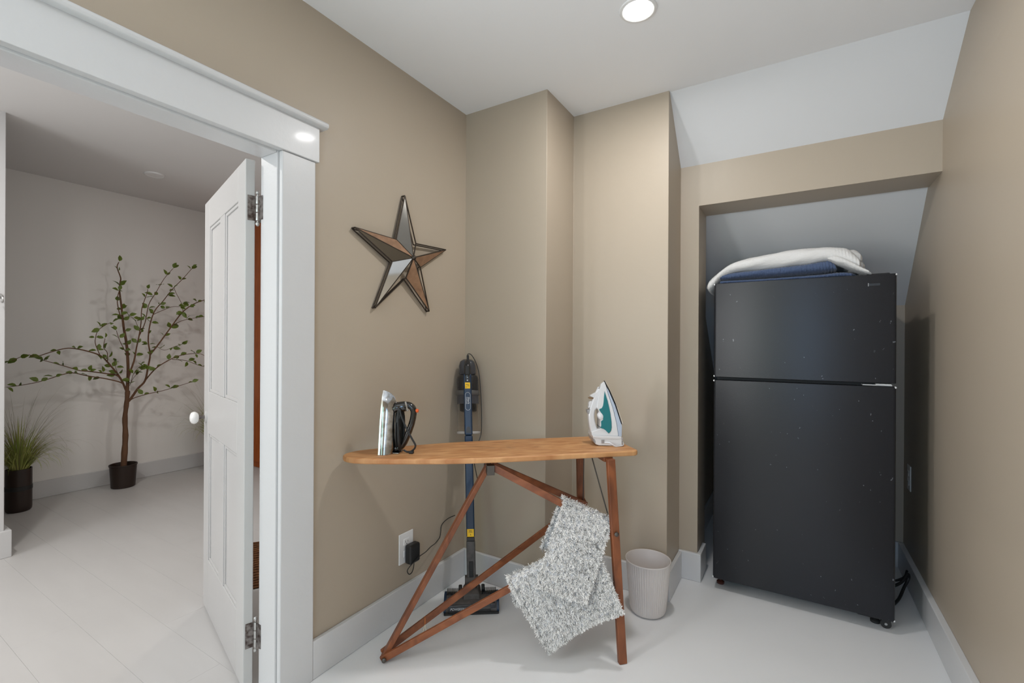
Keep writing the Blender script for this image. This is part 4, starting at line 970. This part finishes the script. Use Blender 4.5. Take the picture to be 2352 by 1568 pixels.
# ------------------------------------------------------------------ potted tree
M['bark'] = mat('brown_bark', srgb(92, 64, 46), .85, bump=(60, .7, .006, (1, 1, .3)), vary=(25, srgb(120, 88, 64), .6, (1, 1, .3)))
M['leaf'] = mat('tree_leaf', srgb(78, 96, 30), .45, vary=(7, srgb(120, 138, 52), .5))
M['dark_pot'] = mat('dark_brown_pot', srgb(46, 34, 28), .42)
M['soil'] = mat('dark_soil', (.02, .015, .011, 1), .95, bump=(90, 1, .01))
BR = [
 ([(-4.766,1.596,0.116),(-4.766,1.604,0.278),(-4.766,1.61,0.422),(-4.766,1.606,0.568),(-4.766,1.617,0.694),(-4.766,1.623,0.795)],0.022,0.017),
 ([(-4.766,1.62,0.788),(-4.771,1.628,0.962),(-4.776,1.619,1.174),(-4.781,1.602,1.305),(-4.786,1.593,1.406),(-4.791,1.587,1.497),(-4.796,1.575,1.63),(-4.801,1.581,1.696),(-4.806,1.585,1.741),(-4.811,1.563,1.821),(-4.816,1.576,1.867)],0.013,0.003),
 ([(-4.76,1.583,1.405),(-4.754,1.565,1.429),(-4.748,1.547,1.51),(-4.742,1.545,1.574),(-4.736,1.554,1.621)],0.004,0.003),
 ([(-4.766,1.625,0.893),(-4.751,1.635,0.955),(-4.736,1.656,1.046),(-4.721,1.667,1.156),(-4.706,1.678,1.248),(-4.691,1.687,1.365),(-4.676,1.687,1.485),(-4.661,1.718,1.619),(-4.646,1.715,1.647)],0.009,0.002),
 ([(-4.736,1.688,1.248),(-4.712,1.722,1.367),(-4.688,1.74,1.522),(-4.664,1.781,1.625),(-4.64,1.832,1.749),(-4.616,1.887,1.841)],0.004,0.002),
 ([(-4.766,1.614,0.694),(-4.759,1.639,0.721),(-4.753,1.69,0.809),(-4.746,1.737,0.872),(-4.739,1.756,0.991),(-4.733,1.768,1.096),(-4.726,1.751,1.215),(-4.719,1.761,1.354),(-4.713,1.794,1.475),(-4.706,1.849,1.558),(-4.699,1.915,1.667),(-4.693,1.997,1.773),(-4.686,2.074,1.885)],0.011,0.002),
 ([(-4.746,1.773,1.095),(-4.733,1.832,1.19),(-4.719,1.91,1.325),(-4.706,1.997,1.468),(-4.693,2.079,1.548),(-4.679,2.167,1.595),(-4.666,2.221,1.611)],0.007,0.003),
 ([(-4.756,1.923,1.333),(-4.743,2.006,1.395),(-4.729,2.114,1.428),(-4.716,2.189,1.444)],0.003,0.002),
 ([(-4.766,1.744,0.871),(-4.733,1.793,0.956),(-4.699,1.842,1.012),(-4.666,1.928,1.071),(-4.633,2.007,1.097),(-4.599,2.089,1.101),(-4.566,2.117,1.085)],0.006,0.002),
 ([(-4.742,1.935,1.05),(-4.71,2.032,1.037),(-4.678,2.107,0.999),(-4.646,2.155,0.979)],0.003,0.002),
 ([(-4.766,1.632,0.707),(-4.716,1.656,0.737),(-4.666,1.736,0.767),(-4.616,1.817,0.788),(-4.566,1.917,0.824),(-4.516,1.99,0.855)],0.004,0.002),
 ([(-4.766,1.829,1.167),(-4.716,1.865,1.133),(-4.666,1.92,1.163),(-4.616,1.953,1.183)],0.002,0.0015),
 ([(-4.766,1.802,1.443),(-4.726,1.815,1.458),(-4.686,1.904,1.512),(-4.646,1.951,1.517)],0.003,0.002),
 ([(-4.746,1.951,1.693),(-4.719,1.954,1.645),(-4.693,1.991,1.542),(-4.666,1.987,1.478)],0.002,0.002),
 ([(-4.766,1.617,0.788),(-4.756,1.569,0.908),(-4.746,1.483,1.04),(-4.736,1.433,1.094),(-4.726,1.35,1.13),(-4.716,1.266,1.151),(-4.706,1.206,1.148),(-4.696,1.125,1.12),(-4.686,1.059,1.095),(-4.676,1.006,1.106),(-4.666,0.933,1.068)],0.008,0.002),
 ([(-4.766,1.614,0.792),(-4.737,1.554,0.918),(-4.709,1.469,0.947),(-4.68,1.338,0.975),(-4.652,1.289,0.982),(-4.623,1.205,1.016),(-4.595,1.124,1.048),(-4.566,1.065,1.069)],0.007,0.002),
 ([(-4.766,1.599,0.841),(-4.751,1.573,0.868),(-4.736,1.478,0.904),(-4.721,1.387,0.927),(-4.706,1.335,0.941),(-4.691,1.255,0.966),(-4.676,1.187,0.953),(-4.661,1.118,0.929),(-4.646,1.051,0.909),(-4.631,0.964,0.894),(-4.616,0.896,0.888)],0.006,0.002),
 ([(-4.746,1.436,1.094),(-4.73,1.403,1.181),(-4.714,1.398,1.236),(-4.698,1.408,1.291),(-4.682,1.454,1.341),(-4.666,1.484,1.356)],0.003,0.002),
 ([(-4.736,1.48,1.048),(-4.696,1.465,1.119),(-4.656,1.43,1.157),(-4.616,1.426,1.229)],0.003,0.002),
 ([(-4.746,1.609,1.105),(-4.706,1.551,1.206),(-4.666,1.513,1.294)],0.003,0.002),
 ([(-4.766,1.564,0.919),(-4.691,1.519,0.991),(-4.616,1.484,1.047)],0.002,0.0015),
 ([(-4.766,1.637,0.838),(-4.699,1.635,0.896),(-4.633,1.65,0.952),(-4.566,1.661,0.989)],0.002,0.0015),
 ([(-4.766,1.643,0.856),(-4.666,1.629,0.941),(-4.566,1.638,1.008)],0.002,0.0015),
 ([(-4.766,1.708,1.278),(-4.666,1.636,1.384),(-4.566,1.558,1.413)],0.002,0.0015),
]
pc = V(-4.766, 1.596, 0)
tt = thing('potted_tree', 'thin leafy potted tree standing against the white hall wall', 'potted tree', pc)
obj('pot', MB().lathe(pc, [(.074, 0), (.080, .005), (.090, .176), (.0945, .178), (.095, .188), (.091, .190), (.088, .182), (.084, .15), (.001, .15)], 32), M['dark_pot'], tt)
obj('soil', MB().lathe(pc, [(.082, .145), (.083, .156), (.05, .162), (.001, .165)], 20), M['soil'], tt)
P0, r0, r1 = BR[0]
P0 = [(P0[0][0], 1.596, .15)] + P0
pts = curve(P0, 4)
obj('trunk', MB().tube(pts, [r0*1.1 + (r1*.95 - r0*1.1)*min(1, i/(len(pts)-1)*1.3) + .0015*math.sin(i*1.7) for i in range(len(pts))], 10), M['bark'], tt)
for P_, a, c in BR[1:]:
    p_ = curve(P_, 4)
    obj('branch', MB().tube(p_, [a + (c - a)*(i/(len(p_)-1))**.7 for i in range(len(p_))], 7), M['bark'], tt)
# one leaf mesh shared by every leaf: a pointed, folded blade on a short stalk
lv = [(0,0,0),(.010,0,.001),(.022,.014,.006),(.038,.0185,.007),(.055,.011,.002),(.068,0,-.007),(.055,-.011,.002),(.038,-.0185,.007),(.022,-.014,.006),(.022,0,.001),(.040,0,.001),(.055,0,-.002)]
lf = [(1,2,9),(2,3,10,9),(3,4,11,10),(4,5,11),(1,9,8),(9,10,7,8),(10,11,6,7),(11,5,6)]
lme = bpy.data.meshes.new('leaf')
stalk = MB().tube([(-.002,0,0),(.012,0,.001)], .0008, 4)
nv = len(lv)
lme.from_pydata(lv + [tuple(v) for v in stalk.v], [], lf + [tuple(nv+i for i in f) for f in stalk.f])
lme.shade_smooth(); lme.materials.append(M['leaf'])
random.seed(21)
nleaf = 0
for bi, (P_, a, c) in enumerate(BR[1:]):
    pts = curve(P_, 8)
    acc = 0; L = sum((pts[i+1]-pts[i]).length for i in range(len(pts)-1)); run = 0; nxt = L*(.24 if L > .45 else .10); alt = 1
    for i in range(len(pts)-1):
        sg = pts[i+1] - pts[i]; run += sg.length
        last = i == len(pts) - 2
        while (run >= nxt or last) and nleaf < 298:
            dr = sg.normalized()
            for rep in range(random.choice((1, 2, 2, 3))):
                alt = -alt
                lat = V(random.gauss(0, .6), alt*random.uniform(.3, 1.2), random.uniform(-.7, .9))
                d = (dr*random.uniform(.3, 1.0) + lat).normalized()
                if last and rep == 0: d = (dr + V(0, random.gauss(0, .2), .1)).normalized()
                up_ = V(random.uniform(.2, 1.2), random.gauss(0, .5), random.uniform(.2, 1)); y_ = up_.cross(d).normalized(); z_ = d.cross(y_)
                s = random.uniform(.62, 1.0)
                o = bpy.data.objects.new('leaf', lme); COL.objects.link(o); o.parent = tt
                p = pts[i+1] - pc
                if p.x - .07 < (XF + .02) - pc.x and d.x < 0: d.x = abs(d.x); y_ = up_.cross(d).normalized(); z_ = d.cross(y_)
                o.matrix_local = Matrix(((d.x*s, y_.x*s, z_.x*s, p.x), (d.y*s, y_.y*s, z_.y*s, p.y), (d.z*s, y_.z*s, z_.z*s, p.z), (0,0,0,1)))
                nleaf += 1
            nxt += random.uniform(.075, .125)
            if last: break

# ------------------------------------------------------------------ potted grasses
M['grass'] = mat('green_grass_blade', srgb(136, 162, 66), .55, vary=(9, srgb(190, 182, 112), .5))
M['grass_dry'] = mat('thin_dry_blade', srgb(120, 112, 74), .6)
def grass(label, c, pr, ph, hgt, spread, seed, nb, band=True):
    t = thing('potted_grass', label, 'potted plant', c)
    obj('pot', MB().lathe(c, [(pr*.86, 0), (pr*.98, .012), (pr, .03), (pr, ph), (pr*.94, ph), (pr*.93, ph-.03), (.001, ph-.03)], 28), M['dark_pot'], t)
    obj('soil', MB().lathe(c, [(pr*.92, ph-.035), (pr*.92, ph-.022), (.001, ph-.018)], 18), M['soil'], t)
    if band:
        obj('strap', MB().lathe(c, [(pr*1.0, ph*.50), (pr*1.03, ph*.505), (pr*1.03, ph*.60), (pr*1.0, ph*.605)], 28, cap0=False, cap1=False), M['cord'], t)
    rd = random.Random(seed)
    for nm, cnt, mat_, wid, lk in (('grass_blades', nb, M['grass'], .0064, .80), ('seed_stems', nb//3, M['grass_dry'], .0021, 1.5)):
        b = MB()
        for i in range(cnt):
            az = rd.uniform(0, 2*math.pi); lean = rd.uniform(.02, 1.0)**.8; L = hgt*lk*rd.uniform(.6, 1.05)
            r0_ = pr*.6*math.sqrt(rd.random()); base = V(c[0] + r0_*math.cos(az), c[1] + r0_*math.sin(az), ph - .03)
            dirh = V(math.cos(az), math.sin(az), 0); sd = V(-math.sin(az), math.cos(az), 0)*wid/2*rd.uniform(.6, 1.3)
            ln_ = []
            n_ = 7
            for k in range(n_ + 1):
                q = k/n_
                th_ = lean*spread*(.35 + (1.6 if lk > 1 else 1.35)*q*q)
                ln_.append((q, th_))
            p = base.copy(); P_ = [p.copy()]
            for k in range(1, n_ + 1):
                th_ = ln_[k][1]; p = p + (dirh*math.sin(th_) + V(0, 0, math.cos(th_)))*L/n_
                if p.x < XF + .03: p.x = XF + .03
                if p.y > 2.44: p.y = 2.44
                P_.append(p.copy())
            vs = []
            for k, p in enumerate(P_):
                w_ = (1 - k/n_)**.6 if k < n_ else .05
                vs += [p - sd*w_, p + sd*w_]
            b.add(vs, [(2*k, 2*k+1, 2*k+3, 2*k+2) for k in range(n_)])
        o = obj(nm, b, mat_, t, smooth=180); o['kind'] = 'stuff'
    return t
grass('bushy potted grass in a dark pot at the far left of the hall', V(-4.70, .975, 0), .068, .30, .50, 1.65, 4, 280)
grass('potted grass mostly hidden behind the open door beside the white knob', V(-4.70, 2.27, 0), .066, .30, .54, 1.6, 9, 180)

tt['leaf_count'] = nleaf
